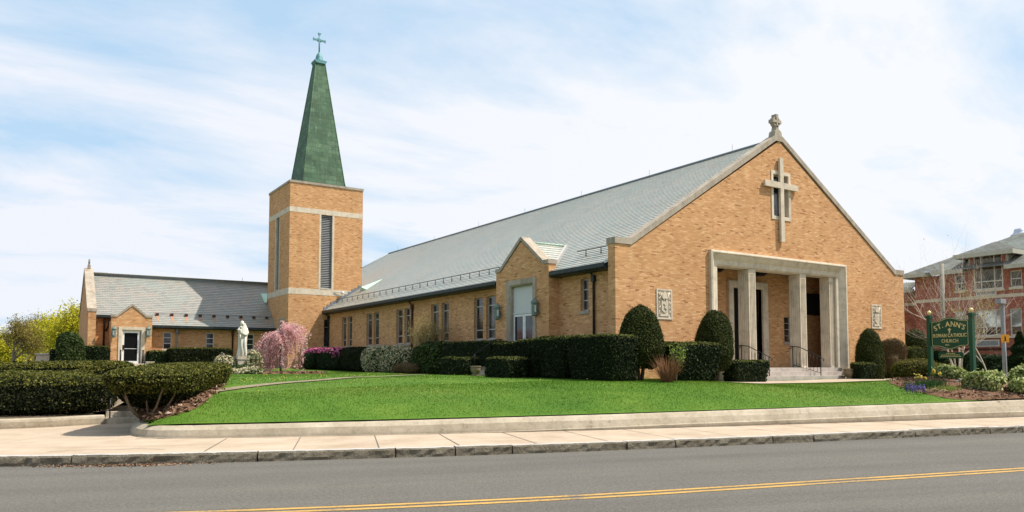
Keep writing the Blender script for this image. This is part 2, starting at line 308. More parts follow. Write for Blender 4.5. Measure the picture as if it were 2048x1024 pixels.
plain('frosted', (0.55, 0.55, 0.5), 0.3)
plain('soffit', (0.20, 0.17, 0.13), 0.8)
plain('sign_green', (0.010, 0.062, 0.026), 0.35, var=0.08, spec=0.4)
plain('gold_leaf', (0.78, 0.60, 0.26), 0.35, 0.35)
plain('bark', (0.12, 0.085, 0.055), 0.9, 0, 0.4, 20, bump=0.6)
plain('pale_bark', (0.58, 0.48, 0.40), 0.85, 0, 0.3, 20, bump=0.4)
plain('pale_stem', (0.13, 0.095, 0.06), 0.9, 0, 0.35, 20, bump=0.5)
plain('twig_bark', (0.38, 0.28, 0.16), 0.9, 0, 0.3, 20, bump=0.5)
plain('grey_bark', (0.19, 0.16, 0.125), 0.9, 0, 0.3, 20, bump=0.5)
plain('pole_wood', (0.30, 0.265, 0.21), 0.85, 0, 0.2, 8)
plain('steel_grey', (0.30, 0.30, 0.31), 0.5, 0.3)
plain('vent_metal', (0.50, 0.51, 0.56), 0.3, 0.6)
plain('school_sign_orange', (0.80, 0.34, 0.02), 0.5)
plain('play_blue', (0.02, 0.22, 0.60), 0.4); plain('play_green', (0.10, 0.36, 0.10), 0.4)
plain('trodden_earth', (0.22, 0.175, 0.11), 0.95, 0, 0.35, 8)
plain('soil', (0.10, 0.075, 0.045), 0.95, 0, 0.3, 10)
plain('far_ground', (0.10, 0.14, 0.05), 0.95, 0, 0.3, 0.2)
plain('rust_stain', (0.40, 0.20, 0.11), 0.8, 0, 0.3, 9)
plain('joint_dark', (0.13, 0.105, 0.08), 0.95)
def copper_green():
    k = NT('spire_copper', 0.7, 0.25)
    v, p = wallvec(k)
    bt = k.n('ShaderNodeTexBrick', {'Vector': v, 'Color1': (0, 0, 0, 1), 'Color2': (1, 1, 1, 1), 'Mortar': (0.5, 0.5, 0.5, 1), 'Scale': 1.0, 'Mortar Size': 0.012, 'Brick Width': 0.62, 'Row Height': 0.34, 'Mortar Smooth': 0.2})
    c = k.ramp(bt.outputs['Color'], [(0, (0.075, 0.155, 0.085)), (0.6, (0.10, 0.185, 0.10)), (1, (0.14, 0.235, 0.135))])
    n = k.noise(1.1, 6, 0.7); c = k.mix(0.9, c, k.ramp(n, [(0.3, (0.66, 0.62, 0.55)), (0.5, (1, 1, 1)), (0.72, (1.25, 1.4, 1.35))]), 'MULTIPLY')
    sv = k.n('ShaderNodeMapping', {'Vector': v, 'Scale': (3.5, 0.5, 1)}); n3 = k.noise(1.4, 6, 0.7, vec=sv.outputs[0])
    n4 = k.noise(6.0, 5, 0.75, vec=v); c = k.mix(k.ramp(k.math('MULTIPLY', n3, n4), [(0.30, (0, 0, 0)), (0.40, (0.7, 0.7, 0.7))]), c, (0.34, 0.48, 0.36))
    sd = k.n('ShaderNodeMapping', {'Vector': v, 'Scale': (9.0, 0.35, 1)}); c = k.mix(0.5, c, k.ramp(k.noise(1.0, 5, 0.6, vec=sd.outputs[0]), [(0.35, (0.66, 0.66, 0.62)), (0.55, (1.05, 1.05, 1.05))]), 'MULTIPLY')
    c = k.mix(k.math('MULTIPLY', bt.outputs['Fac'], 0.85), c, (0.05, 0.085, 0.045)); k.color(c, 0.66)
    k.bump(bt.outputs['Fac'], -0.6, 0.02); M['spire_copper'] = k.m
copper_green()
def paint():
    k = NT('road_yellow', 0.7, 0.3); f = k.noise(22, 5, 0.8); g = k.noise(1.2, 4, 0.6)
    s_ = k.math('ADD', k.math('MULTIPLY', f, 0.6), k.math('MULTIPLY', g, 0.5))
    k.color(k.ramp(s_, [(0.44, (0.15, 0.13, 0.105)), (0.50, (0.32, 0.20, 0.065)), (0.56, (0.46, 0.265, 0.065)), (0.7, (0.52, 0.31, 0.075))])); M['road_yellow'] = k.m
paint()
def panel_white():
    k = NT('fluted_panel', 0.6, 0.3); v, p = wallvec(k)
    wv = k.n('ShaderNodeTexWave', {'Scale': 4.0}); k.l(v, wv.inputs['Vector']); k.color(k.mix(0.3, (0.56, 0.56, 0.54), k.ramp(wv.outputs[0], [(0.0, (0.75, 0.75, 0.75)), (0.3, (1, 1, 1))]), 'MULTIPLY')); M['fluted_panel'] = k.m
panel_white()

# ------------------------------------------------------------------ mesh building
def new_obj(name, me, parent=None):
    o = bpy.data.objects.new(name, me); col.objects.link(o)
    if parent is not None: o.parent = parent
    return o
def wloc(o):
    v = Vector((0, 0, 0))
    while o is not None: v = v + o.location; o = o.parent
    return v
def thing(name, label, cat, loc=(0, 0, 0), rz=0.0, group=None):
    o = bpy.data.objects.new(name, None); col.objects.link(o); o.empty_display_size = 0.3
    o.location = loc; o.rotation_euler = (0, 0, rz); o['label'] = label; o['category'] = cat
    if group: o['group'] = group
    return o
def tag(o, label=None, cat=None, group=None, kind=None):
    for k_, v_ in (('label', label), ('category', cat), ('group', group), ('kind', kind)):
        if v_: o[k_] = v_
    return o

def each(name, mat, parent, boxes, out=None):
    """one object for each box"""
    for b in boxes:
        m = MB(); m.box(*b); out = m.build(name, mat, parent)
    return out
class MB:
    def __init__(s): s.v = []; s.f = []; s.uv = None; s.sm = set()
    def face(s, pts, smooth=False):
        i = len(s.v); s.v += [tuple(map(float, p)) for p in pts]; s.f.append(list(range(i, i + len(pts))))
        if smooth: s.sm.add(len(s.f) - 1)
        return s
    def box(s, x0, x1, y0, y1, z0, z1, bev=0.0):
        if x0 > x1: x0, x1 = x1, x0
        if y0 > y1: y0, y1 = y1, y0
        if z0 > z1: z0, z1 = z1, z0
        i = len(s.v)
        s.v += [(x0, y0, z0), (x1, y0, z0), (x1, y1, z0), (x0, y1, z0), (x0, y0, z1), (x1, y0, z1), (x1, y1, z1), (x0, y1, z1)]
        for q in ((0, 3, 2, 1), (4, 5, 6, 7), (0, 1, 5, 4), (1, 2, 6, 5), (2, 3, 7, 6), (3, 0, 4, 7)): s.f.append([i + j for j in q])
        return s
    def prism(s, poly, axis, a, b):
        """poly: 2-D points; axis 'x': (y,z), 'y': (x,z), 'z': (x,y)"""
        def P(p, t): return {'x': (t, p[0], p[1]), 'y': (p[0], t, p[1]), 'z': (p[0], p[1], t)}[axis]
        n = len(poly); i = len(s.v)
        s.v += [P(p, a) for p in poly] + [P(p, b) for p in poly]
        s.f.append([i + j for j in range(n)][::-1]); s.f.append([i + n + j for j in range(n)])
        for j in range(n): k_ = (j + 1) % n; s.f.append([i + j, i + k_, i + n + k_, i + n + j])
        return s
    def tube(s, pts, r, n=6, caps=True, smooth=True):
        pts = [Vector(p) for p in pts]; rs = r if isinstance(r, (list, tuple)) else [r] * len(pts)
        base = len(s.v); prev = None
        for j, p in enumerate(pts):
            d = (pts[min(j + 1, len(pts) - 1)] - pts[max(j - 1, 0)])
            if d.length < 1e-9: d = Vector((0, 0, 1))
            d.normalize()
            if prev is None:
                a = Vector((0, 0, 1)) if abs(d.z) < 0.9 else Vector((1, 0, 0)); x = d.cross(a).normalized()
            else: x = (prev - d * prev.dot(d)); x = x.normalized() if x.length > 1e-6 else d.orthogonal().normalized()
            prev = x; y = d.cross(x)
            for k_ in range(n):
                t = 2 * math.pi * (k_ + 0.5) / n; q = p + (x * math.cos(t) + y * math.sin(t)) * rs[j]; s.v.append(tuple(q))
        for j in range(len(pts) - 1):
            for k_ in range(n):
                a = base + j * n + k_; b = base + j * n + (k_ + 1) % n; s.f.append([a, b, b + n, a + n])
                if smooth: s.sm.add(len(s.f) - 1)
        if caps: s.f.append([base + k_ for k_ in range(n)][::-1]); s.f.append([base + (len(pts) - 1) * n + k_ for k_ in range(n)])
        return s
    def lathe(s, c, prof, n=16, smooth=True, sx=1.0, sy=1.0, rot=0.0):
        base = len(s.v)
        for (r, z) in prof:
            for k_ in range(n):
                t = 2 * math.pi * k_ / n + rot; s.v.append((c[0] + r * sx * math.cos(t), c[1] + r * sy * math.sin(t), c[2] + z))
        for j in range(len(prof) - 1):
            for k_ in range(n):
                a = base + j * n + k_; b = base + j * n + (k_ + 1) % n; s.f.append([a, b, b + n, a + n])
                if smooth: s.sm.add(len(s.f) - 1)
        s.f.append([base + k_ for k_ in range(n)][::-1]); s.f.append([base + (len(prof) - 1) * n + k_ for k_ in range(n)])
        return s
    def build(s, name, mat, parent=None, world=True, smooth=False):
        me = bpy.data.meshes.new(name); V = s.v
        if parent is not None and world:
            L = wloc(parent); V = [(x - L.x, y - L.y, z - L.z) for x, y, z in V]
        me.from_pydata(V, [], s.f)
        if s.uv is not None:
            ul = me.uv_layers.new(name='UVMap'); flat = []
            for fi, f in enumerate(s.f): flat += [c for q in s.uv[fi] for c in q]
            ul.data.foreach_set('uv', flat)
        if smooth or s.sm:
            me.polygons.foreach_set('use_smooth', [bool(smooth or i in s.sm) for i in range(len(s.f))])
        me.materials.append(M[mat] if isinstance(mat, str) else mat); me.update()
        return new_obj(name, me, parent)

def wall(mb, axis, c0, c1, prof, z0, holes=()):
    """upright wall between planes c0 (outside) and c1, under the outline prof [(u,ztop),..], with rectangular holes (u0,u1,z0,z1)"""
    def P(u, z, c): return (u, c, z) if axis == 'y' else (c, u, z)
    us = sorted(set([p[0] for p in prof] + [h[0] for h in holes] + [h[1] for h in holes]))
    top = lambda u: float(np.interp(u, [p[0] for p in prof], [p[1] for p in prof]))
    for a, b in zip(us[:-1], us[1:]):
        hs = sorted([h for h in holes if h[0] <= a + 1e-6 and h[1] >= b - 1e-6], key=lambda h: h[2])
        z = z0
        for h in hs:
            if h[2] > z + 1e-6:
                for c in (c0, c1): mb.face([P(a, z, c), P(b, z, c), P(b, h[2], c), P(a, h[2], c)])
            z = h[3]
        for c in (c0, c1): mb.face([P(a, z, c), P(b, z, c), P(b, top(b), c), P(a, top(a), c)])
        mb.face([P(a, top(a), c0), P(b, top(b), c0), P(b, top(b), c1), P(a, top(a), c1)])
    for u in (us[0], us[-1]): mb.face([P(u, z0, c0), P(u, z0, c1), P(u, top(u), c1), P(u, top(u), c0)])
    for h in holes:
        for u in h[:2]: mb.face([P(u, h[2], c0), P(u, h[2], c1), P(u, h[3], c1), P(u, h[3], c0)])
        for z in h[2:4]: mb.face([P(h[0], z, c0), P(h[1], z, c0), P(h[1], z, c1), P(h[0], z, c1)])
    return mb

def courses(mb, e0, e1, up, n, lim=None, step=0.2, th=0.018):
    """slate roof laid in real courses. e0,e1: eave ends, up: unit vector up the slope, n: courses, lim(v)->(u0,u1)"""
    if mb.uv is None: mb.uv = []
    e0, e1, up = Vector(e0), Vector(e1), Vector(up).normalized()
    al = (e1 - e0); Lg = al.length; al = al / Lg; nr = al.cross(up)
    if nr.z < 0: nr = -nr
    for i in range(n):
        v0, v1 = i * step, (i + 1) * step + 0.03
        a0, b0 = lim(v0) if lim else (0, Lg); a1, b1 = lim((i + 1) * step) if lim else (0, Lg)
        if b0 - a0 < 0.02: break
        b1 = max(b1, a1 + 0.001)
        p = [e0 + al * a0 + up * v0 + nr * th, e0 + al * b0 + up * v0 + nr * th, e0 + al * b1 + up * v1, e0 + al * a1 + up * v1]
        mb.face(p); mb.uv.append([(a0, v0 + 0.002), (b0, v0 + 0.002), (b1, v0 + 0.198), (a1, v0 + 0.198)])
        q = [e0 + al * a0 + up * v0 - nr * 0.01, e0 + al * b0 + up * v0 - nr * 0.01, p[1], p[0]]
        mb.face(q); mb.uv.append([(a0, v0 + 0.001)] * 4)

def frame_sweep(mb, axis, x0, x1, zb, zt, prof, bottom=False):
    """picture-frame moulding: prof = [(inset, plane)...]"""
    def P(u, z, c): return (u, c, z) if axis == 'y' else (c, u, z)
    s_ = 1 if x1 > x0 else -1
    prev = None
    for d, c in prof:
        cur = [P(x0 + s_ * d, zb + (d if bottom else 0), c), P(x0 + s_ * d, zt - d, c), P(x1 - s_ * d, zt - d, c), P(x1 - s_ * d, zb + (d if bottom else 0), c)]
        if prev:
            for j in range(3): mb.face([prev[j], prev[j + 1], cur[j + 1], cur[j]])
            if bottom: mb.face([prev[3], prev[0], cur[0], cur[3]])
        prev = cur
    return mb

# ------------------------------------------------------------------ foliage
def card_mesh(name, P, N, size, mat, parent=None, aspect=1.7, up=0.0, jitter=0.7, world=True, extra=None):
    """many small leaf faces at points P, roughly facing N"""
    n = len(P)
    if parent is not None and world: P = P - np.array(wloc(parent))
    N = N + RNG.normal(0, jitter, (n, 3)); N[:, 2] += up
    N /= np.linalg.norm(N, axis=1, keepdims=True) + 1e-9
    T = np.cross(N, RNG.normal(0, 1, (n, 3))); T /= np.linalg.norm(T, axis=1, keepdims=True) + 1e-9
    B = np.cross(N, T)
    s_ = size * RNG.uniform(0.6, 1.35, (n, 1))
    a, b = T * s_ * aspect / 2, B * s_ / 2
    V = np.stack([P - a, P + b * 0.9 - a * 0.1, P + a, P - b * 0.9 - a * 0.1], 1).reshape(-1, 3)
    me = bpy.data.meshes.new(name)
    me.vertices.add(4 * n); me.vertices.foreach_set('co', V.ravel())
    me.loops.add(4 * n); me.loops.foreach_set('vertex_index', np.arange(4 * n, dtype=np.int32))
    me.polygons.add(n); me.polygons.foreach_set('loop_start', np.arange(0, 4 * n, 4, dtype=np.int32))
    me.materials.append(M[mat]); me.update(calc_edges=True)
    return new_obj(name, me, parent)
def supere(c, abc, rot=0.0, e1=0.35, e2=0.35, taper=0.0, top=0.0, shear=(0, 0), lump=0.05, nu=28, nv=14, seed=0, zfun=None):
    """closed rounded-box / egg shaped body. taper<0 narrows the foot, top>0 narrows the head"""
    a, b, h = abc; rs = np.random.default_rng(seed)
    ph = rs.uniform(0, 6.28, (6, 3)); fr = rs.uniform(1.2, 3.4, (6, 3)) / max(0.5, min(a, b, h))
    pw = lambda x, e: np.sign(x) * np.abs(x) ** e
    vs = []
    for j in range(nv + 1):
        lat = -math.pi / 2 + math.pi * j / nv
        for i in range(nu):
            lon = 2 * math.pi * i / nu
            x = a * pw(math.cos(lat), e1) * pw(math.cos(lon), e2); y = b * pw(math.cos(lat), e1) * pw(math.sin(lon), e2); z = h * pw(math.sin(lat), e1)
            t = z / h
            k_ = 1 + (taper * (1 - t) / 2) - top * max(0, (t + 1) / 2) ** 2
            vs.append((x * k_, y * k_, z))
    V = np.array(vs, float)
    d = sum(np.sin(V @ fr[q] + ph[q, 0]) for q in range(6)) / 6
    nrm = V / (np.linalg.norm(V, axis=1, keepdims=True) + 1e-6)
    V = V + nrm * (d * lump)[:, None] * 2
    if zfun is not None: V[:, 2] += zfun(V[:, 0], V[:, 1])
    V[:, 2] += V[:, 0] * shear[0] + V[:, 1] * shear[1]
    cs, sn = math.cos(rot), math.sin(rot)
    V = np.stack([V[:, 0] * cs - V[:, 1] * sn, V[:, 0] * sn + V[:, 1] * cs, V[:, 2]], 1) + np.array(c)
    F = [[j * nu + i, j * nu + (i + 1) % nu, (j + 1) * nu + (i + 1) % nu, (j + 1) * nu + i] for j in range(nv) for i in range(nu)]
    return V, F
def scatter(V, F, n, depth=0.06, seed=0, bald=0.0):
    F = np.array(F); A = V[F[:, 0]]; B = V[F[:, 1]]; Cc = V[F[:, 2]]; D = V[F[:, 3]]
    T0 = np.concatenate([np.stack([A, B, Cc], 1), np.stack([A, Cc, D], 1)])
    nn = np.cross(T0[:, 1] - T0[:, 0], T0[:, 2] - T0[:, 0]); ar = np.linalg.norm(nn, axis=1); nn = nn / (ar[:, None] + 1e-9)
    idx = RNG.choice(len(T0), n, p=ar / ar.sum())
    u = RNG.uniform(0, 1, n); v = RNG.uniform(0, 1, n); m = u + v > 1; u[m], v[m] = 1 - u[m], 1 - v[m]
    P = T0[idx, 0] + (T0[idx, 1] - T0[idx, 0]) * u[:, None] + (T0[idx, 2] - T0[idx, 0]) * v[:, None]
    N = nn[idx]; P = P + N * (RNG.uniform(-1.0, 0.45, n) * depth)[:, None]
    return P, N
def shrub(name, label, cat, c, abc, n, size, mat, rot=0.0, e1=0.35, e2=0.35, taper=0.0, top=0.0, shear=(0, 0), lump=0.05, depth=0.06, group=None,
          stems=None, core=None, seed=None, extra=None, zfun=None, stemmat='bark', coresc=0.93, up=0.2):
    """c = centre of the body; a shrub is foliage (> core) and stems"""
    seed = seed if seed is not None else random.randrange(9999)
    zb = stems[0] if stems else c[2] - abc[2]
    t = thing(name, label, cat, (c[0], c[1], zb), 0, group)
    V, F = supere(c, abc, rot, e1, e2, taper, top, shear, lump, seed=seed, zfun=zfun)
    P, N = scatter(V, F, n, depth)
    st_ = RNG.random(n) < .02; P[st_] += N[st_] * RNG.uniform(.02, .09, (int(st_.sum()), 1)) * (1.0 if size < .06 else 1.4)
    fo = card_mesh('foliage', P, N, size, mat, t, up=up)
    cc = np.array(c); Vi = cc + (V - cc) * coresc
    me = bpy.data.meshes.new('inner_growth'); me.from_pydata([tuple(p) for p in (Vi - np.array(wloc(t)))], [], F); me.materials.append(M[core or mat]); me.update()
    new_obj('inner_growth', me, fo)
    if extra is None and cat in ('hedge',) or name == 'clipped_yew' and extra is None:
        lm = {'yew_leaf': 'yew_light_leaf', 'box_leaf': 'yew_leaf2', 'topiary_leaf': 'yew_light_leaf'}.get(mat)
        if lm: extra = [('sunlit_new_growth', lm, n // 3, size, lambda P, N, c_, a_: N[:, 2] > 0.5)]  # lighter leaves on upward faces: new growth, with sunlight put into the colour
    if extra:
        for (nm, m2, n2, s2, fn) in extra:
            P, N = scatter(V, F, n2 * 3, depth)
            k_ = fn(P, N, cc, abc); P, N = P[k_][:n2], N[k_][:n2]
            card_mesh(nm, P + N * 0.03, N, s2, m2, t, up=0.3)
    if stems:
        g, cnt, rad, spread = stems; mb = MB()
        for i in range(cnt):
            a = random.uniform(0, 6.28); r0 = spread * 0.25 * random.random()
            b0 = Vector((c[0] + r0 * math.cos(a), c[1] + r0 * math.sin(a), g - 0.05)); a2 = a + random.uniform(-.5, .5)
            tp = Vector((c[0] + spread * math.cos(a2) * random.uniform(.5, 1), c[1] + spread * math.sin(a2) * random.uniform(.5, 1), c[2] + abc[2] * 0.1))
            mid = (b0 + tp) / 2 + Vector((random.uniform(-.08, .08), random.uniform(-.08, .08), -0.1))
            mb.tube([b0, mid, tp], [rad, rad * 0.75, rad * 0.4], 6)
        mb.build('stem', stemmat, t)
    return t

def branches(base, h, levels=4, spread=0.5, r0=0.12, kids=3, bend=0.15, lead=0.75, droop=0.0, trunk_frac=0.35, seed=1, ntrunk=1, upb=0.25, first=None):
    rs = random.Random(seed); segs = []; tips = []
    def grow(p, d, L, r, lev):
        pts = [p]; rr = [r]; n = 4
        for i in range(n):
            d = (d + Vector((rs.uniform(-1, 1), rs.uniform(-1, 1), rs.uniform(-1, 1))) * bend + Vector((0, 0, (upb if lev else 0.1) - droop * lev)) * 0.25).normalized()
            p = p + d * L / n; pts.append(p); rr.append(r * (1 - 0.42 * (i + 1) / n))
        segs.append((pts, rr, lev))
        if lev >= levels: tips.append((p, d, pts)); return
        k_ = kids + (1 if rs.random() < 0.4 else 0)
        for i in range(k_):
            s0 = rs.randint(1 if lev else 2, n); q = pts[s0]
            a = rs.uniform(0, 6.28) if i else a0(rs)
            perp = d.orthogonal().normalized(); perp = Matrix.Rotation(a + i * 2.4, 3, d) @ perp
            nd = (d * (1 - spread * 0.6) + perp * spread * rs.uniform(0.7, 1.25)).normalized()
            grow(q, nd, L * rs.uniform(0.6, 0.82), rr[s0] * rs.uniform(0.5, 0.7), lev + 1)
        if lev > 0 or ntrunk == 1: grow(p, d, L * lead, rr[-1], lev + 1)
    def a0(rs): return rs.uniform(0, 6.28)
    for t in range(ntrunk):
        if ntrunk == 1: d = Vector((rs.uniform(-.05, .05), rs.uniform(-.05, .05), 1))
        else:
            a = 6.28 * t / ntrunk + rs.uniform(-.4, .4); d = Vector((math.cos(a) * spread * .5, math.sin(a) * spread * .5, 1))
        grow(Vector(base), d.normalized(), h * trunk_frac, r0 * (1 if ntrunk == 1 else rs.uniform(.6, 1)), 0)
    return segs, tips
def tree(name, label, cat, base, h, mat_bark, leafmat=None, nl=0, ls=0.1, puff=0.35, group=None, tl=1, **k_):
    t = thing(name, label, cat, base, 0, group)
    segs, tips = branches(base, h, **k_)
    tr, br = MB(), MB()
    for pts, rr, lev in segs: (tr if lev < tl else br).tube(pts, rr, 6 if lev < 2 else 4, caps=False)
    if tr.f: tr.build('trunk', mat_bark, t)
    if br.f: br.build('branches', mat_bark, t)
    if leafmat and nl:
        A = []
        for p, d, pts in tips: A += [pts[1], pts[2], pts[3], pts[4]]
        A = np.array([tuple(q) for q in A]); i = RNG.integers(0, len(A), nl)
        P = A[i] + RNG.normal(0, puff, (nl, 3)) * np.array([1, 1, .7])
        card_mesh('crown', P, RNG.normal(0, 1, (nl, 3)), ls, leafmat, t, up=0.3)
    return t
# ------------------------------------------------------------------ terrain
def sm(t): t = np.clip(t, 0, 1); return t * t * (3 - 2 * t)
WALLP = np.array([(-16.27, -3.0), (-16.04, -4.05), (-15.12, -4.5), (-12.03, -5.72), (-10.28, -6.35), (-6.6, -7.5), (1.67, -9.6), (6.5, -10.7), (14, -12.35), (24, -14.5), (46, -19.0)])
LEFTW = np.array([(-34, 8.0), (-26, 3.2), (-21.5, 1.0), (-18.66, 0.37), (-17.65, 0.40), (-16.42, 0.90)])
KERB = np.array([(-40, 13.5), (-34, 6.8), (-26, -0.8), (-21.5, -4.2), (-18.6, -6.0), (-16.1, -7.2), (-13.8, -7.98), (-11.49, -8.84), (-8.5, -9.68), (-5.9, -10.32), (-3.95, -10.78), (-1.09, -11.35), (2.73, -12.25), (10, -13.95), (24, -17.2), (46, -22.2)])
def fH(x, y):
    x = np.asarray(x, float); y = np.asarray(y, float)
    s1 = np.maximum(0, (y - np.interp(x, WALLP[1:, 0], WALLP[1:, 1])) * 0.96)
    s2 = np.maximum(0, (y - np.interp(x, LEFTW[:, 0], LEFTW[:, 1])))
    b = sm((-15.2 - x) / 1.3)
    h0 = np.interp(x, [-17, -7, 8, 20], [0.36, 0.46, 0.62, 0.75])
    hb = 1.05 + 0.19 * sm((4.5 - x) / 4) + 0.20 * sm((y - 20) / 14) * sm((4 - x) / 4)
    h1 = h0 + (hb - h0) * (1 - np.exp(-s1 / 3.4)); h2 = h0 + (hb - h0) * (1 - np.exp(-s2 / 9.0))
    h = h1 * (1 - b) + h2 * b
    h = h + 0.30 * np.exp(-((x - 8.2) ** 2 / 9 + (y + 7.6) ** 2 / 5)) + 0.02 * np.sin(x * 0.9 + 1) * np.sin(y * 0.7) * sm(s1 / 3)
    return h
def H(x, y): return float(fH(x, y))
def gp(px, py, dz=0.0):
    """ground point seen at a pixel"""
    v = ray(px, py); t = 5.0
    while t < 150:
        p = C0 + v * t
        if p[2] < H(p[0], p[1]) + dz: return p
        t += 0.05
    return C0 + v * 60
def inpoly(x, y, poly):
    r_ = np.zeros(x.shape, bool); n = len(poly)
    for i in range(n):
        x1, y1 = poly[i]; x2, y2 = poly[(i + 1) % n]
        c = ((y1 > y) != (y2 > y)) & (x < (x2 - x1) * (y - y1) / (y2 - y1 + 1e-12) + x1); r_ ^= c
    return r_
def terrain(name, mat, x0, x1, y0, y1, st, poly, dz=0.0, hf=fH):
    xs = np.arange(x0, x1 + st / 2, st); ys = np.arange(y0, y1 + st / 2, st); X, Y = np.meshgrid(xs, ys)
    Z = hf(X, Y) + dz; ok = inpoly(X, Y, poly); nx = len(xs); V = np.stack([X, Y, Z], -1).reshape(-1, 3); F = []
    q = ok[:-1, :-1] & ok[:-1, 1:] & ok[1:, :-1] & ok[1:, 1:]
    J, I = np.nonzero(q); a = J * nx + I; F = np.stack([a, a + 1, a + nx + 1, a + nx], 1)
    used = np.unique(F); mp_ = -np.ones(len(V), int); mp_[used] = np.arange(len(used))
    me = bpy.data.meshes.new(name); me.from_pydata(V[used].tolist(), [], mp_[F].tolist()); me.materials.append(M[mat])
    me.polygons.foreach_set('use_smooth', [True] * len(F)); me.update(); return tag(new_obj(name, me), kind='structure')
off = lambda P, dx, dy: [(x + dx, y + dy) for x, y in P]
lawn_poly = [(-16.1, -1.0)] + off(WALLP[:], 0.16, 0.42) + [(46, 60), (-13.6, 60), (-11.3, 33.5), (-15.2, 1.0)]
terrain('lawn', 'lawn_soil_grass', -16.6, 30, -16, 45, 0.15, lawn_poly)
bed_poly = off(LEFTW, 0, 0.15) + [(-16.5, 1.2), (-13.1, 33.5), (-14, 60), (-40, 60), (-60, 40)]
terrain('planting_ground', 'soil', -40, -13, 0, 45, 0.3, bed_poly, -0.01)
terrain('ground', 'far_ground', -120, 140, -16, 260, 4.0, [(-20, 8), (0, 0), (44, -8), (140, -8), (140, 260), (-120, 260), (-120, 30), (-40, 16)], -0.22)
mb = MB(); mb.face([(-1500, -1500, -0.30), (1500, -1500, -0.30), (1500, 1800, -0.30), (-1500, 1800, -0.30)]); tag(mb.build('ground_plain', 'far_ground'), kind='structure')
def ribbon(path, a, b, z, step=None):
    """flat strip beside a path: offsets a..b to its left"""
    P = np.array(path, float); d = np.gradient(P, axis=0); n = np.stack([-d[:, 1], d[:, 0]], 1); n /= np.linalg.norm(n, axis=1, keepdims=True)
    return P + n * a, P + n * b
def dense(path, st):
    P = np.array(path, float); s_ = np.concatenate([[0], np.cumsum(np.linalg.norm(np.diff(P, axis=0), axis=1))]); n = max(2, int(s_[-1] / st))
    u = np.linspace(0, s_[-1], n); Q = np.stack([np.interp(u, s_, P[:, 0]), np.interp(u, s_, P[:, 1])], 1)
    for _ in range(6):
        Q[1:-1] = (Q[:-2] + 2 * Q[1:-1] + Q[2:]) / 4
    return Q
KD = dense(KERB, 0.5)
def sheet(name, A, B, z, mat, zb=None, kind='structure'):
    mb = MB(); zb = z if zb is None else zb
    for i in range(len(A) - 1): mb.face([(*A[i], z), (*A[i + 1], z), (*B[i + 1], zb), (*B[i], zb)])
    return tag(mb.build(name, mat), kind=kind)
A, B = ribbon(KD, 0.02, -12.2, 0); sheet('road', B, A, 0.0, 'asphalt')
A, B = ribbon(KD, -12.2, -12.5, 0); sheet('far_kerb', B, A, 0.14, 'kerb_granite')
A, B = ribbon(KD, -12.5, -16.5, 0); sheet('far_pavement', B, A, 0.13, 'sidewalk_concrete')
# pavement from the kerb back under the low walls
A, _ = ribbon(KD, 0.19, 0, 0)
Bp = [(x, y + (9.0 if x < -15.4 else 3.6)) for x, y in A]
mb = MB()
for i in range(len(A) - 1): mb.face([(*A[i], 0.16), (*A[i + 1], 0.16), (*Bp[i + 1], 0.165), (*Bp[i], 0.165)])
tag(mb.build('sidewalk', 'sidewalk_concrete'), kind='structure')
# pavement joints: across about every 1.5 m, one long one
mb = MB()
_, LJ = ribbon(KD, 0, 1.45, 0)
def hair(p, q, wd=0.012, z=0.169):
    p, q = np.array(p), np.array(q); d = (q - p) / (np.linalg.norm(q - p) + 1e-9); n = np.array([-d[1], d[0]]) * wd
    mb.face([(*(p - n), z), (*(q - n), z), (*(q + n), z), (*(p + n), z)])
sj = np.concatenate([[0], np.cumsum(np.linalg.norm(np.diff(KD, axis=0), axis=1))])
d_ = 0.35
while d_ < sj[-1] - 1:
    x, y = np.interp(d_, sj, KD[:, 0]), np.interp(d_, sj, KD[:, 1]); x2, y2 = np.interp(d_ + .3, sj, KD[:, 0]), np.interp(d_ + .3, sj, KD[:, 1])
    t_ = np.array([x2 - x, y2 - y]); t_ /= np.linalg.norm(t_); n_ = np.array([-t_[1], t_[0]])
    (hair(np.array([x, y]) + n_ * 0.17, np.array([x, y]) + n_ * 2.72 + t_ * 0.05, 0.009) if x > -15.9 else (hair(np.array([x, y]) + n_ * 0.17, np.array([x, y]) + n_ * 6 + t_ * 0.05, 0.004) if int(d_ / 1.52) % 3 == 0 else None)); d_ += 1.52
for i in range(len(LJ) - 1):
    if i > 6: hair(LJ[i], LJ[i + 1], 0.006)
WD_ = dense([(-16.25, -3.7), (-15.95, -4.12)] + [tuple(p) for p in WALLP[2:]], 0.5)
for i in range(len(WD_) - 1): hair(WD_[i] + np.array([-.012, -.02]), WD_[i + 1] + np.array([-.012, -.02]), 0.012 + .006 * math.sin(i * 1.7))
crk = [(-17.9, -5.55), (-17.3, -5.6), (-16.8, -5.9), (-16.5, -5.85), (-16.1, -6.3)]
for a_, b_ in zip(crk[:-1], crk[1:]): hair(a_, b_, 0.012)
tag(mb.build('pavement_joints', 'joint_dark'), kind='structure')
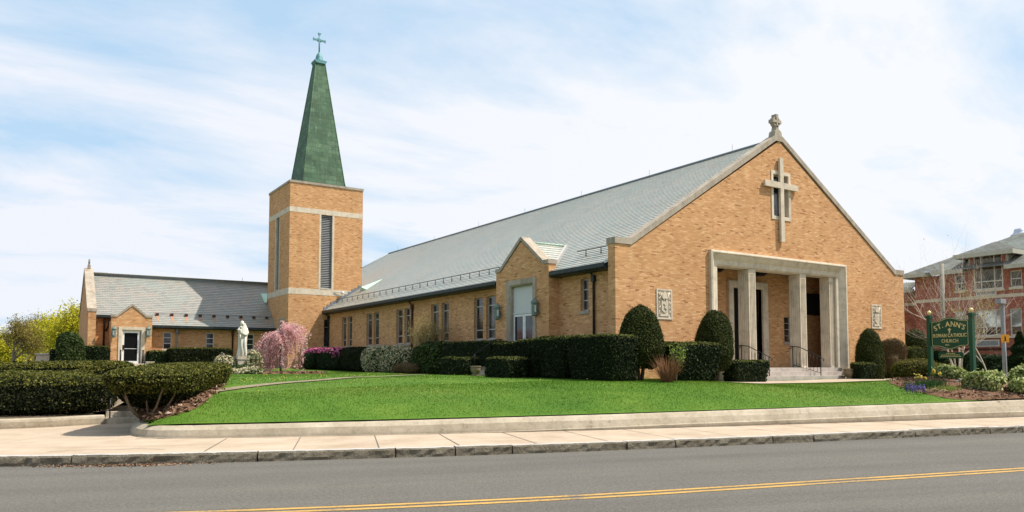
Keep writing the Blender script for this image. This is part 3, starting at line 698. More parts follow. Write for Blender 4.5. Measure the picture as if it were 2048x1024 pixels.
# granite kerb in long rough blocks with open joints
mb = MB(); rs = random.Random(3); d_ = 0.0
def kp(d, n):
    x, y = np.interp(d, sj, KD[:, 0]), np.interp(d, sj, KD[:, 1]); x2, y2 = np.interp(d + .2, sj, KD[:, 0]), np.interp(d + .2, sj, KD[:, 1])
    t_ = np.array([x2 - x, y2 - y]); t_ /= np.linalg.norm(t_) + 1e-9; return x - t_[1] * n, y + t_[0] * n
while d_ < sj[-1] - 3:
    L = rs.choice([1.1, 2.0, 2.4, 3.0, 2.7]); n = max(3, int(L / 0.12)); tz = rs.uniform(-.008, .008); prev = None
    for i in range(n + 1):
        dd = d_ + 0.012 + (L - 0.024) * i / n
        f1 = rs.uniform(-.02, .03); f2 = rs.uniform(-.012, .012); zt = 0.168 + tz + rs.uniform(-.004, .004)
        cur = [(*kp(dd, -0.005), -0.03), (*kp(dd, -f1), 0.055), (*kp(dd, 0.0 + f2), 0.135), (*kp(dd, 0.022 + f2), zt), (*kp(dd, 0.20), zt)]
        if prev:
            for j in range(4): mb.face([prev[j], cur[j], cur[j + 1], prev[j + 1]])
        else: mb.face(cur)
        prev = cur
    mb.face(prev[::-1]); d_ += L
tag(mb.build('kerb', 'kerb_granite'), kind='structure')
# double yellow line
YL = dense([(-34, -1.5), (-24, -8.2), (-20, -10.35), (-16.6, -11.9), (-14.5, -12.7), (-11.99, -13.5), (-4.36, -15.35), (10, -18.7), (24, -22.0)], 0.5)
for o1 in (0.0, -0.20):
    A, B = ribbon(YL, o1, o1 - 0.105, 0); sheet('road_marking', B, A, 0.005, 'road_yellow')
mb = MB(); rs = random.Random(8)
_, SEAM = ribbon(YL, 0, 0.07, 0)
for i in range(8, len(SEAM) - 1):
    n_s = 3; 
    for q in range(n_s):
        a = SEAM[i] + (SEAM[i + 1] - SEAM[i]) * q / n_s + np.array([0, rs.uniform(-.015, .015)]); b = SEAM[i] + (SEAM[i + 1] - SEAM[i]) * (q + 1) / n_s + np.array([0, rs.uniform(-.015, .015)])
        if rs.random() < .75: hair(a, b, rs.uniform(.003, .008), .007)
for (x0, y0, dx_, dy_, n_) in ((-13.5, -9.4, .22, -.02, 3), (-11.1, -12.3, .2, -.06, 4), (-8.4, -12.9, .16, -.03, 3), (-14.8, -11.0, .12, .05, 4), (-4.5, -13.2, .3, -.09, 5)):
    for q in range(n_):
        x1, y1 = x0 + dx_ + rs.uniform(-.05, .05), y0 + dy_ + rs.uniform(-.05, .05); hair((x0, y0), (x1, y1), .004, .006); x0, y0 = x1, y1
tag(mb.build('road_cracks', 'joint_dark'), kind='structure')
# debris in the gutter
P = []
for i in range(900):
    d = rs.gauss(0, 0.55); x, y = np.interp(-16.9 + d, KD[:, 0], KD[:, 0]), np.interp(-16.9 + d, KD[:, 0], KD[:, 1]); P.append((x + .03, y - abs(rs.gauss(0.08, .12)), 0.008))
tag(card_mesh('gutter_litter', np.array(P), np.tile([0, 0, 1.0], (len(P), 1)), 0.03, 'mulch_chip', jitter=0.4), kind='stuff')

# ---- low retaining walls
def lowwall(name, label, base, top_h, back, mat, batter=0.16, hl_=0.12, zg=0.15, close=True):
    D = dense(base, 0.3); mb = MB(); rs = random.Random(5); prev = None
    d = np.gradient(D, axis=0); n = np.stack([-d[:, 1], d[:, 0]], 1); n /= np.linalg.norm(n, axis=1, keepdims=True)
    for i in range(len(D)):
        p = D[i]; m = n[i]; zt = top_h(p[0]); h_low = hl_(p[0]) if callable(hl_) else hl_; j = lambda a: rs.uniform(-a, a)
        pr = [(0, zg - .05), (j(.006), zg + h_low), (0.025 + j(.006), zg + h_low + 0.02), (batter * .5, zg + (zt - zg) * .68 + j(.006)), (batter, zt - 0.03 + j(.004)), (batter + 0.05, zt + j(.004)), (back, zt + j(.003)), (back, zg - .05)]
        cur = [(p[0] + m[0] * a, p[1] + m[1] * a, z) for a, z in pr]
        if prev:
            for q in range(7): mb.face([prev[q], cur[q], cur[q + 1], prev[q + 1]])
        else: mb.face(cur)
        prev = cur
    mb.face(prev[::-1]); o = mb.build(name, mat); tag(o, label, 'wall'); return o
top1 = lambda x: float(np.interp(x, [-17, -7, 8, 20], [0.40, 0.50, 0.66, 0.79]))
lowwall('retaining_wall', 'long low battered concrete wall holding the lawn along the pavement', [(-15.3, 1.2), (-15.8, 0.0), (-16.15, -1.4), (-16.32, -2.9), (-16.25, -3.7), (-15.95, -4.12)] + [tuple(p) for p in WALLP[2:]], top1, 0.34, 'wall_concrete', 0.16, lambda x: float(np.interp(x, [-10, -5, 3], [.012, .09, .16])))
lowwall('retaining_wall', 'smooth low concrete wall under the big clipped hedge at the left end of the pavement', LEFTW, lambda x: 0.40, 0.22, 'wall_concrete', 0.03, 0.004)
# turf edge running along the back of the wall
ED = dense([(-16.25, -3.7), (-15.95, -4.12)] + [tuple(p) for p in WALLP[2:]], 0.3); mb = MB(); OFS = (.27, .36, .45, .54, .66)
dE = np.gradient(ED, axis=0); nE = np.stack([-dE[:, 1], dE[:, 0]], 1); nE /= np.linalg.norm(nE, axis=1, keepdims=True)
for i in range(len(ED) - 1):
    for a, b in zip(OFS[:-1], OFS[1:]):
        q = [ED[i] + nE[i] * a, ED[i + 1] + nE[i + 1] * a, ED[i + 1] + nE[i + 1] * b, ED[i] + nE[i] * b]; mb.face([(x, y, H(x, y) + .004) for k9_, (x, y) in enumerate(q)], True)
tag(mb.build('lawn', 'lawn_soil_grass'), kind='structure')
# walkway to the wing door, with steps
wk = np.array([(-16.42, 0.95), (-15.25, 0.85)]); dirw = np.array([3.6, 31.3]); dirw = dirw / np.linalg.norm(dirw)
mb = MB()
for i, (s0, s1, z) in enumerate([(0.0, 0.45, 0.30), (0.45, 0.9, 0.45), (0.9, 1.9, 0.58)]):
    a = wk[0] + dirw * s0; b = wk[1] + dirw * s0; c = wk[1] + dirw * s1; d = wk[0] + dirw * s1
    mb.prism([tuple(a), tuple(b), tuple(c), tuple(d)], 'z', 0.1, z)
o = mb.build('stone_steps', 'old_concrete'); tag(o, 'three low worn concrete steps between the left clipped hedges', 'steps')
def strip(name, pts, wd, mat, dz=0.012, st=0.25, label=None):
    D = dense(pts, st); d = np.gradient(D, axis=0); n = np.stack([-d[:, 1], d[:, 0]], 1); n /= np.linalg.norm(n, axis=1, keepdims=True); mb = MB(); m = 5
    rows = []
    for i in range(len(D)): rows.append([(x, y, H(x, y) + dz) for x, y in [tuple(D[i] + n[i] * wd * (k_ / m - .5)) for k_ in range(m + 1)]])
    for i in range(len(rows) - 1):
        for k_ in range(m): mb.face([rows[i][k_], rows[i][k_ + 1], rows[i + 1][k_ + 1], rows[i + 1][k_]], True)
    return tag(mb.build(name, mat), kind='structure')
strip('walkway', [(-15.80, 1.5), (-15.55, 3.2), (-14.2, 14), (-12.6, 28), (-12.0, 33.2)], 1.7, 'sidewalk_concrete', 0.02)
strip('footpath', [(-14.6, -0.9), (-12.2, 0.9), (-6.4, 6.6), (-3.4, 8.6), (-2.9, 9.2)], 0.42, 'trodden_earth', 0.025)
strip('front_path', [(3.0, -2.3), (9.0, -2.4), (18, -2.6), (26, -3.4), (34, -5)], 2.2, 'sidewalk_concrete', 0.02)
strip('side_path', [(20.5, -3.0), (17.5, -8.0), (17.6, -12.0)], 1.6, 'sidewalk_concrete', 0.022)

# ------------------------------------------------------------------ church
CH = thing('church', 'large buff brick church with slate roof, green copper spire and low side wing', 'church', (9.5, 0.2, 1.0))
ZF = 1.55
def window(par, axis, plane, u0, u1, z0, z1, hb=(), vb=(), rec=0.14, fm='aluminium', gm='window_glass', t=0.05, sill=True, inward=1, label=None, sillmat='weathered_limestone', blind=None):
    def bx(m, a, b, c, d, p0, p1):
        if axis == 'y': m.box(a, b, p0, p1, c, d)
        else: m.box(p0, p1, a, b, c, d)
    p0 = plane + inward * rec; p1 = p0 + inward * 0.06; m = MB()
    bx(m, u0, u0 + t, z0, z1, p0, p1); bx(m, u1 - t, u1, z0, z1, p0, p1); bx(m, u0 + t, u1 - t, z1 - t, z1, p0, p1); bx(m, u0 + t, u1 - t, z0, z0 + t, p0, p1)
    for z in hb: bx(m, u0 + t, u1 - t, z - t * .45, z + t * .45, p0 + inward * .004, p1)
    for u in vb: bx(m, u - t * .45, u + t * .45, z0 + t, z1 - t, p0 + inward * .002, p1)
    o = m.build('window', fm, par)
    if label: o['label'] = label
    g = MB(); bx(g, u0 + t * .5, u1 - t * .5, z0 + t * .5, (blind[0] if blind else z1 - t * .5), p0 + inward * .035, p0 + inward * .045); g.build('pane', gm, o)
    if blind: g = MB(); bx(g, u0 + t * .5, u1 - t * .5, blind[0], z1 - t * .5, p0 + inward * .035, p0 + inward * .045); g.build('blind', 'blind_glass', o)
    if sill: g = MB(); bx(g, u0 - .06, u1 + .06, z0 - .13, z0 - .002, plane - inward * .05, p0 + inward * .02); g.build('sill', sillmat, o)
    return o
# -- front gable
ap, sh, ka = 11.76, 6.41, 0.776
ct = 0.34
mb = MB()
pro = [(0, sh - .23), (ka + .05, sh - .23), (9.5, ap - .255), (19 - ka - .05, sh - .23), (19, sh - .23)]
holes = [(4.95, 14.05, 0.9, 6.33), (8.9, 10.21, 8.0, 10.15)]
wall(mb, 'y', 0.0, 0.40, pro, 0.8, holes); g = mb.build('gable_wall', 'buff_brick', CH)
# coping
def coping(par, axis, a, b, outline, th, zt=0.0, mat='limestone'):
    """outline: [(u, ztop)...]; runs along the wall head"""
    lo = [(u, z - th) for u, z in outline]; m = MB()
    for i in range(len(outline) - 1):
        q = [outline[i], outline[i + 1], lo[i + 1], lo[i]]
        m.prism([(p[0], p[1]) for p in q], axis, a, b)
    return m.build('coping', mat, par)
coping(CH, 'y', -.04, .46, [(-.03, sh), (ka, sh), (9.5 - .22, ap - .02), (9.5 + .22, ap - .02), (19 - ka, sh), (19.03, sh)], 0.24, mat='weathered_limestone')
# joints are seen as slight darker lines on the coping
# portico stone frame
mb = MB()
prf = [(0, 0.0), (0, -.13), (.07, -.15), (.10, -.15), (.13, -.10), (.20, -.07), (.28, -.02), (.33, 0.02), (.36, 0.05), (.55, 0.06), (.57, 0.08), (.57, 0.62)]
frame_sweep(mb, 'y', 4.95, 14.05, ZF - .02, 6.33, prf); mb.build('portico_frame', 'limestone', CH)
each('plinth', 'weathered_limestone', CH, [(4.85, 5.6, -.17, .3, 0.9, ZF - .025), (13.45, 14.2, -.17, .3, 0.9, ZF - .025)])
# portico room
mb = MB(); wall(mb, 'y', 1.95, 2.3, [(3.9, 6.2), (15.6, 6.2)], ZF - .3, [(8.55, 10.55, ZF - .29, 5.15), (12.15, 12.65, 2.75, 3.95)])
mb.box(3.6, 3.9, .41, 2.3, ZF - .3, 6.2); mb.box(15.6, 15.9, .41, 2.3, ZF - .3, 6.2); mb.build('portico_wall', 'buff_brick', CH)
mb = MB(); mb.box(3.9, 15.6, .63, 1.95, 5.92, 6.1); mb.build('portico_ceiling', 'soffit', CH)
mb = MB(); mb.box(5.52, 13.48, .10, .62, 5.724, 5.92); mb.build('lintel', 'limestone', CH)
mb = MB(); mb.box(3.92, 15.58, .30, 1.95, 1.2, ZF - .004); mb.build('portico_floor', 'granite_step', CH)
def pier(x0, x1, y0, y1, z0, z1, name='column', nf=4, ns=5):
    pts = []; d = 0.022
    def run(ax, a, b, fixed, sgn, n):
        w_ = (b - a); m = 0.045 * (1 if w_ > 0 else -1); st = (w_ - 2 * m) / n; out = []
        out.append((a, fixed))
        for i in range(n):
            s0 = a + m + st * i; out += [(s0 + st * .12, fixed), (s0 + st * .25, fixed + sgn * d), (s0 + st * .75, fixed + sgn * d), (s0 + st * .88, fixed)]
        return out
    for u, f in run('x', x0, x1, y0, 1, nf): pts.append((u, f))
    for u, f in run('y', y0, y1, x1, -1, ns): pts.append((f, u))
    for u, f in run('x', x1, x0, y1, -1, nf): pts.append((u, f))
    for u, f in run('y', y1, y0, x0, 1, ns): pts.append((f, u))
    m = MB(); m.prism(pts, 'z', z0 + .08, z1 - .2); o = m.build(name, 'limestone', CH)
    m = MB(); m.box(x0 - .004, x1 + .004, y0 - .004, y1 + .004, z1 - .2, z1 - .003); m.build('capital', 'limestone', o)
    m = MB(); m.box(x0 - .004, x1 + .004, y0 - .004, y1 + .004, z0, z0 + .08); m.build('base', 'limestone', o)
    return o
pier(7.46, 7.90, .10, .68, ZF, 5.72); pier(10.88, 11.31, .10, .68, ZF, 5.72)
pier(13.10, 13.42, .16, .66, ZF, 5.72, 'pilaster')
# portico door
mb = MB(); frame_sweep(mb, 'y', 8.22, 10.88, ZF, 5.48, [(0, 1.95), (0, 1.83), (.05, 1.80), (.28, 1.80), (.33, 1.86), (.33, 2.12)]); mb.build('door_surround', 'limestone', CH)
dr = MB(); dr.box(8.56, 9.53, 2.10, 2.15, ZF, 3.75); dr.box(9.57, 10.54, 2.10, 2.15, ZF, 3.75); dr.box(8.56, 10.54, 2.12, 2.15, 3.85, 5.14); dr.box(8.56, 10.54, 2.08, 2.15, 3.76, 3.84)
d = dr.build('portico_door', 'door_black', CH); h_ = MB(); h_.tube([(9.46, 2.05, 2.4), (9.46, 2.05, 2.9)], .015); h_.tube([(9.64, 2.05, 2.4), (9.64, 2.05, 2.9)], .015); h_.build('handle', 'aluminium', d)
window(CH, 'y', 1.95, 12.15, 12.65, 2.75, 3.95, [3.05, 3.35, 3.65], rec=.08, t=.03)
mb = MB(); mb.box(13.75, 15.0, 1.885, 1.945, 4.1, 5.15); mb.build('notice_board', 'void_dark', CH)
for lx in (6.7, 9.5, 12.3):
    mb = MB(); mb.box(lx - .28, lx + .28, 1.0, 1.56, 5.72, 5.918); mb.box(lx - .22, lx + .22, 1.06, 1.5, 5.66, 5.72); mb.build('ceiling_lamp', 'iron_black', CH)
# steps
mb = MB()
for i, (yf, z) in enumerate([(-.34, ZF), (-.70, ZF - .17), (-1.06, ZF - .34)]): mb.box(5.25 - .0 * i, 13.0 + .15 * i, yf, (.298 if i == 0 else -.34 - .36 * (i - 1) - .001), 0.8, z)
mb.build('steps', 'granite_step', CH)
each('stain', 'rust_stain', CH, [(10.62, 10.8, -.62, -.35, ZF - .17, ZF - .166), (12.0, 12.16, -1.064, -1.06, 1.06, 1.2)])
# cross on the gable
mb = MB(); frame_sweep(mb, 'y', 8.90, 10.21, 8.0, 10.15, [(0, 0.0), (0, -.03), (.14, -.03), (.16, 0.0), (.16, .30)], True)
cw = mb.build('cross_window', 'limestone', CH); mb = MB(); mb.box(9.0, 10.1, .28, .32, 8.1, 10.05); mb.build('pane', 'dark_glass', cw)
each('frame', 'gutter_metal', cw, [(9.06, 9.09, .2, .26, 8.16, 9.99), (10.02, 10.05, .2, .26, 8.16, 9.99)])
mb = MB(); mb.box(9.36, 9.59, -.15, -.04, 7.02, 10.72); mb.box(8.36, 9.358, -.148, -.042, 9.37, 9.63); mb.box(9.592, 10.58, -.148, -.042, 9.37, 9.63)
mb.box(9.41, 9.54, -.038, .0, 7.1, 10.6)
mb.build('gable_cross', 'limestone', CH)
# celtic finial
mb = MB(); y0, y1 = .05, .31
mb.prism([(9.24, 11.72), (9.76, 11.72), (9.70, 11.95), (9.60, 12.02), (9.40, 12.02), (9.30, 11.95)], 'y', y0 - .04, y1 + .04)
mb.prism([(9.40, 12.02), (9.60, 12.02), (9.555, 12.22), (9.445, 12.22)], 'y', y0, y1)
cx_, cz_ = 9.5, 12.42
for a in range(24):
    t0, t1 = 2 * math.pi * a / 24, 2 * math.pi * (a + 1) / 24; q = [(cx_ + r_ * math.cos(t), cz_ + r_ * math.sin(t)) for r_, t in ((.16, t0), (.235, t0), (.235, t1), (.16, t1))]
    mb.prism(q, 'y', y0 + .03, y1 - .03)
mb.prism([(9.44, 12.15), (9.56, 12.15), (9.535, 12.42), (9.58, 12.74), (9.42, 12.74), (9.465, 12.42)], 'y', y0, y1)
mb.prism([(9.22, 12.34), (9.5, 12.375), (9.78, 12.34), (9.78, 12.5), (9.5, 12.465), (9.22, 12.5)], 'y', y0 + .002, y1 - .002)
mb.build('celtic_cross_finial', 'weathered_limestone', CH)
# relief panels
def relief(x0, x1, z0, z1, v):
    m = MB(); frame_sweep(m, 'y', x0, x1, z0, z1, [(0, 0.0), (0, -.03), (.06, -.03), (.075, -.004)], True); m.box(x0 + .07, x1 - .07, -.004, -.001, z0 + .07, z1 - .07)
    o = m.build('relief_panel', 'limestone', CH); r = MB(); cx = (x0 + x1) / 2; W_ = (x1 - x0); Hh = z1 - z0
    r.prism([(cx - .17, z0 + .62 * Hh), (cx + .17, z0 + .62 * Hh), (cx + .17, z0 + .3 * Hh), (cx, z0 + .2 * Hh), (cx - .17, z0 + .3 * Hh)], 'y', -.05, -.0045)
    r.prism([(cx - .1, z0 + .68 * Hh), (cx + .1, z0 + .68 * Hh), (cx + .12, z0 + .8 * Hh), (cx, z0 + .93 * Hh), (cx - .12, z0 + .8 * Hh)], 'y', -.06, -.0045)
    r.box(cx - .24, cx + .24, -.045, -.0045, z0 + .1 * Hh, z0 + .17 * Hh)
    for s_ in (-1, 1):
        for kk in range(5): zc = z0 + Hh * (.22 + .15 * kk); r.tube([(cx + s_ * (.22 + .05 * (kk % 2)), -.03, zc - .07), (cx + s_ * .30, -.035, zc), (cx + s_ * (.22 + .06 * ((kk + 1) % 2)), -.03, zc + .07)], .018, 5)
        r.tube([(cx + s_ * .02, -.055, z0 + .63 * Hh), (cx + s_ * .14, -.055, z0 + .7 * Hh), (cx + s_ * .25, -.04, z0 + .9 * Hh)], .02, 5)
    if v: 
        for kk in range(4): r.box(cx - .12, cx + .12, -.058, -.0505, z0 + Hh * (.32 + .07 * kk), z0 + Hh * (.35 + .07 * kk))
    else: r.tube([(cx - .08, -.055, z0 + .52 * Hh), (cx + .03, -.055, z0 + .45 * Hh), (cx - .04, -.055, z0 + .38 * Hh), (cx + .08, -.055, z0 + .32 * Hh)], .02, 5)
    r.build('carving', 'limestone', o); b = MB(); b.box(x0 + .08, x1 - .08, -.0065, -.0045, z0 + .08, z1 - .08); 
relief(2.04, 2.86, 3.42, 4.59, 0); relief(16.14, 16.97, 3.42, 4.59, 1)
# -- nave
KW = [10.0 + 0, ]
nh = []
for a, b in ((11.0, 10.13), (9.84, 8.99), (15.61, 14.7), (14.4, 13.59), (20.09, 19.22), (18.97, 18.15), (24.64, 23.7), (23.5, 22.64), (29.05, 28.21), (27.93, 27.11)): nh.append((b, a, 2.89, 4.92))
nh.append((2.07, 2.57, 3.81, 5.08))
mb = MB(); wall(mb, 'x', 0.40, 0.75, [(0.41, 5.42), (47.0, 5.42)], 0.8, nh); wall(mb, 'x', 18.6, 18.25, [(0.41, 5.42), (47.0, 5.42)], 0.8, [])
wall(mb, 'y', 47.0, 46.6, [(.76, 5.42), (18.24, 5.42)], 0.8, []); mb.build('nave_wall', 'buff_brick', CH)
for h_ in nh[:-1]: window(CH, 'x', .40, h_[0], h_[1], h_[2], h_[3], [h_[3] - .42, h_[2] + .46], rec=.12, t=.055)
window(CH, 'x', .40, 2.07, 2.57, 3.81, 5.08, [4.22, 4.66], rec=.12, t=.045)
SL = 0.642; cs_ = 1 / math.hypot(1, SL); nvec = (cs_, 0, SL * cs_); NR = 11.62
slope_len = 9.5 / cs_; Lr = 46.55
mb = MB(); nC = int(slope_len / .2) + 1
courses(mb, (-0.06, 0.44, 5.47), (-0.06, 47.4, 5.47), nvec, nC, lambda v: (0.0, 46.9 - v * cs_ * .60))
courses(mb, (19.06, 0.44, 5.47), (19.06, 47.4, 5.47), (-cs_, 0, SL * cs_), nC, lambda v: (0.0, 46.9 - v * cs_ * .60))
hs_ = 5.7; sl2 = (NR - 5.47) / hs_; c2 = 1 / math.hypot(1, sl2)
courses(mb, (-.06, 47.4, 5.47), (19.06, 47.4, 5.47), (0, -c2, sl2 * c2), int(hs_ / c2 / .2) + 1, lambda v: (v * c2 * 9.56 / hs_, 19.12 - v * c2 * 9.56 / hs_))
rf = mb.build('roof', 'slate', CH)
mb = MB(); mb.tube([(9.5, .46, NR + .02), (9.5, 41.8, NR + .02)], .07, 6); mb.tube([(9.5, 41.8, NR), (-.05, 47.4, 5.5)], .06, 6); mb.build('ridge_cap', 'lead', rf)
for y in (2.6, 8.2, 14, 20, 26, 33, 40): mb = MB(); mb.tube([(9.5, y, NR), (9.5, y, NR + .38)], .007, 4); mb.build('lightning_rod', 'iron_black', rf)
# snow rails
def roofz(x): return 5.49 + SL * x
def snow(y0, y1, x):
    m = MB(); nx_, nz_ = -SL * cs_, cs_
    for h in (.10, .26): m.tube([(x + nx_ * h, y0, roofz(x) + nz_ * h), (x + nx_ * h, y1, roofz(x) + nz_ * h)], .017, 4)
    y = y0 + .1
    while y < y1: m.box(x - .02 + nx_ * .14, x + .02 + nx_ * .14, y - .01, y + .01, roofz(x) - .02, roofz(x) + .24); m.box(x - .1, x + .16, y - .02, y + .02, roofz(x) - .06, roofz(x) + .03); y += 0.95
    m.build('snow_rail', 'louver_dark', rf)
snow(.8, 3.3, .95); snow(9.3, 31.4, .95); snow(37.2, 42.5, 4.2)
# gutters and downpipes
def gutter(y0, y1):
    m = MB(); m.prism([(-.16, 5.50), (-.16, 5.34), (-.10, 5.27), (.03, 5.25), (.38, 5.25), (.38, 5.45), (-.04, 5.455), (-.05, 5.38), (-.135, 5.38), (-.135, 5.50)], 'y', y0, y1)
    y = y0 + .3
    while y < y1: m.box(-.17, .02, y - .012, y + .012, 5.49, 5.505); y += .8
    return m.build('gutter', 'gutter_metal', CH)
gutter(.47, 3.95); gutter(8.15, 31.58)
mb = MB(); mb.box(.36, .40 - .003, .42, 31.6, 5.13, 5.25); mb.build('frieze', 'buff_brick', CH)
def downpipe(pts, mat='gutter_metal', r=.05):
    m = MB(); m.tube(pts, r, 8)
    for p in pts[-2:-1]: m.box(p[0] - .08, p[0] + .08, p[1] - .08, p[1] + .08, p[2] - .2, p[2] + .05)
    return m.build('downpipe', mat, CH)
downpipe([(.33, 1.66, 1.2), (.33, 1.66, 5.1), (.05, 1.66, 5.33)])
y_ = atX(824, 640, .33)[1]; downpipe([(.33, y_, 1.2), (.33, y_, 5.0), (.05, y_, 5.33)], 'rusty_pipe', .055)
downpipe([(.32, 31.5, 1.2), (.32, 31.5, 5.1), (.05, 31.5, 5.33)])
# -- side entrance block
XE = -.13
mb = MB(); ys, ye, ym = 4.0, 8.08, 6.03
pr = [(ys, 5.86), (ys + .42, 5.86), (ym, 7.02), (ye - .42, 5.86), (ye, 5.86)]
wall(mb, 'x', XE, XE + .38, pr, 0.8, [(4.89, 7.17, ZF + .1, 5.38)]); mb.box(XE + .381, .398, ys, ys + .3, 0.8, 5.5); mb.box(XE + .381, .398, ye - .3, ye, .8, 5.5)
mb.box(XE + .382, .5, ys + .31, ye - .31, 5.39, 5.5)
mb.build('side_entrance_wall', 'buff_brick', CH)
coping(CH, 'x', XE - .04, XE + .44, [(ys - .03, 6.02), (ys + .36, 6.02), (ym - .04, 7.22), (ym + .04, 7.22), (ye - .36, 6.02), (ye + .03, 6.02)], .17, mat='weathered_limestone')
mb = MB(); frame_sweep(mb, 'x', 4.89, 7.17, ZF + .1, 5.38, [(0, XE), (0, XE - .05), (.22, XE - .05), (.26, XE - .01), (.29, XE + .03), (.29, XE + .30)]); mb.build('side_door_surround', 'weathered_limestone', CH)
mb = MB(); mb.box(XE + .16, XE + .2, 5.18, 6.88, 3.97, 5.10); mb.box(XE + .13, XE + .2, 5.18, 6.88, 3.88, 3.965); mb.build('transom_panel', 'fluted_panel', CH)
m = MB()
for a, b in ((5.2, 6.02), (6.04, 6.86)):
    m.box(XE + .15, XE + .2, a, a + .09, 1.65, 3.87); m.box(XE + .15, XE + .2, b - .09, b, 1.65, 3.87); m.box(XE + .15, XE + .2, a + .09, b - .09, 3.78, 3.87); m.box(XE + .15, XE + .2, a + .09, b - .09, 1.65, 1.9); m.box(XE + .15, XE + .2, a + .09, b - .09, 2.62, 2.68)
d = m.build('side_door', 'white_paint', CH); m = MB(); m.box(XE + .17, XE + .18, 5.25, 6.81, 1.7, 3.83); m.build('pane', 'dark_glass', d)
m = MB(); m.tube([(XE + .1, 5.9, 2.5), (XE + .07, 5.9, 2.55), (XE + .07, 5.9, 2.8), (XE + .1, 5.9, 2.85)], .016, 5); m.build('handle', 'aluminium', d)
mb = MB(); dz_ = (6.98 - 5.47) / 2.03; dc = 1 / math.hypot(1, dz_)
def dl(v):
    z = 5.47 + v * dc * dz_; return (0, max(.05, (z - 5.48) / SL - (XE + .44)))
courses(mb, (XE + .44, ys + 0.0, 5.47), (3, ys + 0.0, 5.47), (0, dc, dc * dz_), 13, dl); courses(mb, (XE + .44, ye, 5.47), (3, ye, 5.47), (0, -dc, dc * dz_), 13, dl)
o = mb.build('dormer_roof', 'slate', CH)
mb = MB(); mb.tube([(XE + .44, ym, 7.02), (2.36, ym, 7.02)], .05, 6); mb.build('ridge_cap', 'pale_copper', o)
mb = MB()
for y0, y1 in ((ys + .02, ym), (ye - .02, ym)):
    q = 0.14 * (1 if y1 < y0 else -1)
    mb.face([(0.0, y0, 5.56), (2.36, y1, 7.06), (2.36 + .1, y1 + q, 7.09), (.03, y0 + q, 5.55)]); mb.face([(0.0, y0, 5.56), (2.36, y1, 7.06), (2.26, y1, 7.09), (-.08, y0 + .02, 5.6)])
mb.build('valley_flashing', 'pale_pipe', o)
mb = MB(); mb.box(XE + .38, .0, ys - .14, ys - .002, 5.3, 5.5); mb.build('gutter', 'gutter_metal', CH)
def lantern(px, py, axis, plane, out):
    p = atX(px, py, plane) if axis == 'x' else atY(px, py, plane)
    q = Vector(p); ov = Vector((-1, 0, 0)) if axis == 'x' else Vector((0, -1, 0)); c = q + ov * .2
    m = MB(); m.lathe((c.x, c.y, c.z), [(.06, -.36), (.12, -.33), (.13, -.28), (.14, .16), (.17, .18), (.15, .24), (.08, .33), (.03, .36), (.035, .40), (.0, .43)], 8, False)
    m.tube([q + Vector((0, 0, -.1)), q + ov * .08 + Vector((0, 0, -.14)), c + Vector((0, 0, -.1))], .02, 5); m.box(q.x - .05, q.x + .05, q.y - .05, q.y + .05, q.z - .2, q.z)
    o = m.build('wall_lantern', 'verdigris', CH); g = MB()
    for k_ in range(4):
        t = math.pi / 4 + k_ * math.pi / 2 + math.pi / 8; a = Vector((math.cos(t), math.sin(t), 0)); b = Vector((-a.y, a.x, 0)); cc = c + a * .137
        g.face([cc - b * .035 + Vector((0, 0, -.2)), cc + b * .035 + Vector((0, 0, -.2)), cc + b * .035 + Vector((0, 0, .08)), cc - b * .035 + Vector((0, 0, .08))])
    g.build('lantern_glass', 'frosted', o)
lantern(1002, 624, 'x', XE, 1); lantern(1077, 615, 'x', XE, 1)
# -- tower
TX0, TX1, TY0, TY1, TT = -2.54, 2.87, 31.64, 36.90, 14.52
mb = MB()
wall(mb, 'y', TY0, TY0 + .4, [(TX0, TT), (TX1, TT)], .8, [(-.41, .70, 7.05, 12.42), (.04, .66, 2.93, 4.92)])
wall(mb, 'x', TX0, TX0 + .4, [(TY0 + .401, TT), (TY1, TT)], .8, [(33.95, 35.1, 7.05, 12.42), (32.35, 33.75, 1.4, 4.95)])
wall(mb, 'x', TX1, TX1 - .4, [(TY0 + .401, TT), (TY1, TT)], .8, []); wall(mb, 'y', TY1, TY1 - .4, [(TX0 + .401, TT), (TX1 - .401, TT)], .8, [])
tw = mb.build('tower_wall', 'buff_brick', CH)
for z0, z1 in ((12.43, 12.79), (6.62, 7.04)):
    mb = MB(); e = .012; mb.box(TX0 - e, TX1 + e, TY0 - e, TY0 - .001, z0, z1); mb.box(TX0 - e, TX0 - .001, TY0, TY1, z0, z1); mb.box(TX1 + .001, TX1 + e, TY0, TY1, z0, z1); mb.build('stone_band', 'limestone', tw)
mb = MB(); a = .05
for x0, x1, y0, y1 in ((TX0 - a, TX1 + a, TY0 - a, TY0 + .45), (TX0 - a, TX0 + .45, TY0 + .451, TY1 + a), (TX1 - .45, TX1 + a, TY0 + .451, TY1 + a), (TX0 + .451, TX1 - .451, TY1 - .45, TY1 + a)): mb.box(x0, x1, y0, y1, TT, TT + .16)
mb.build('coping', 'weathered_limestone', tw)
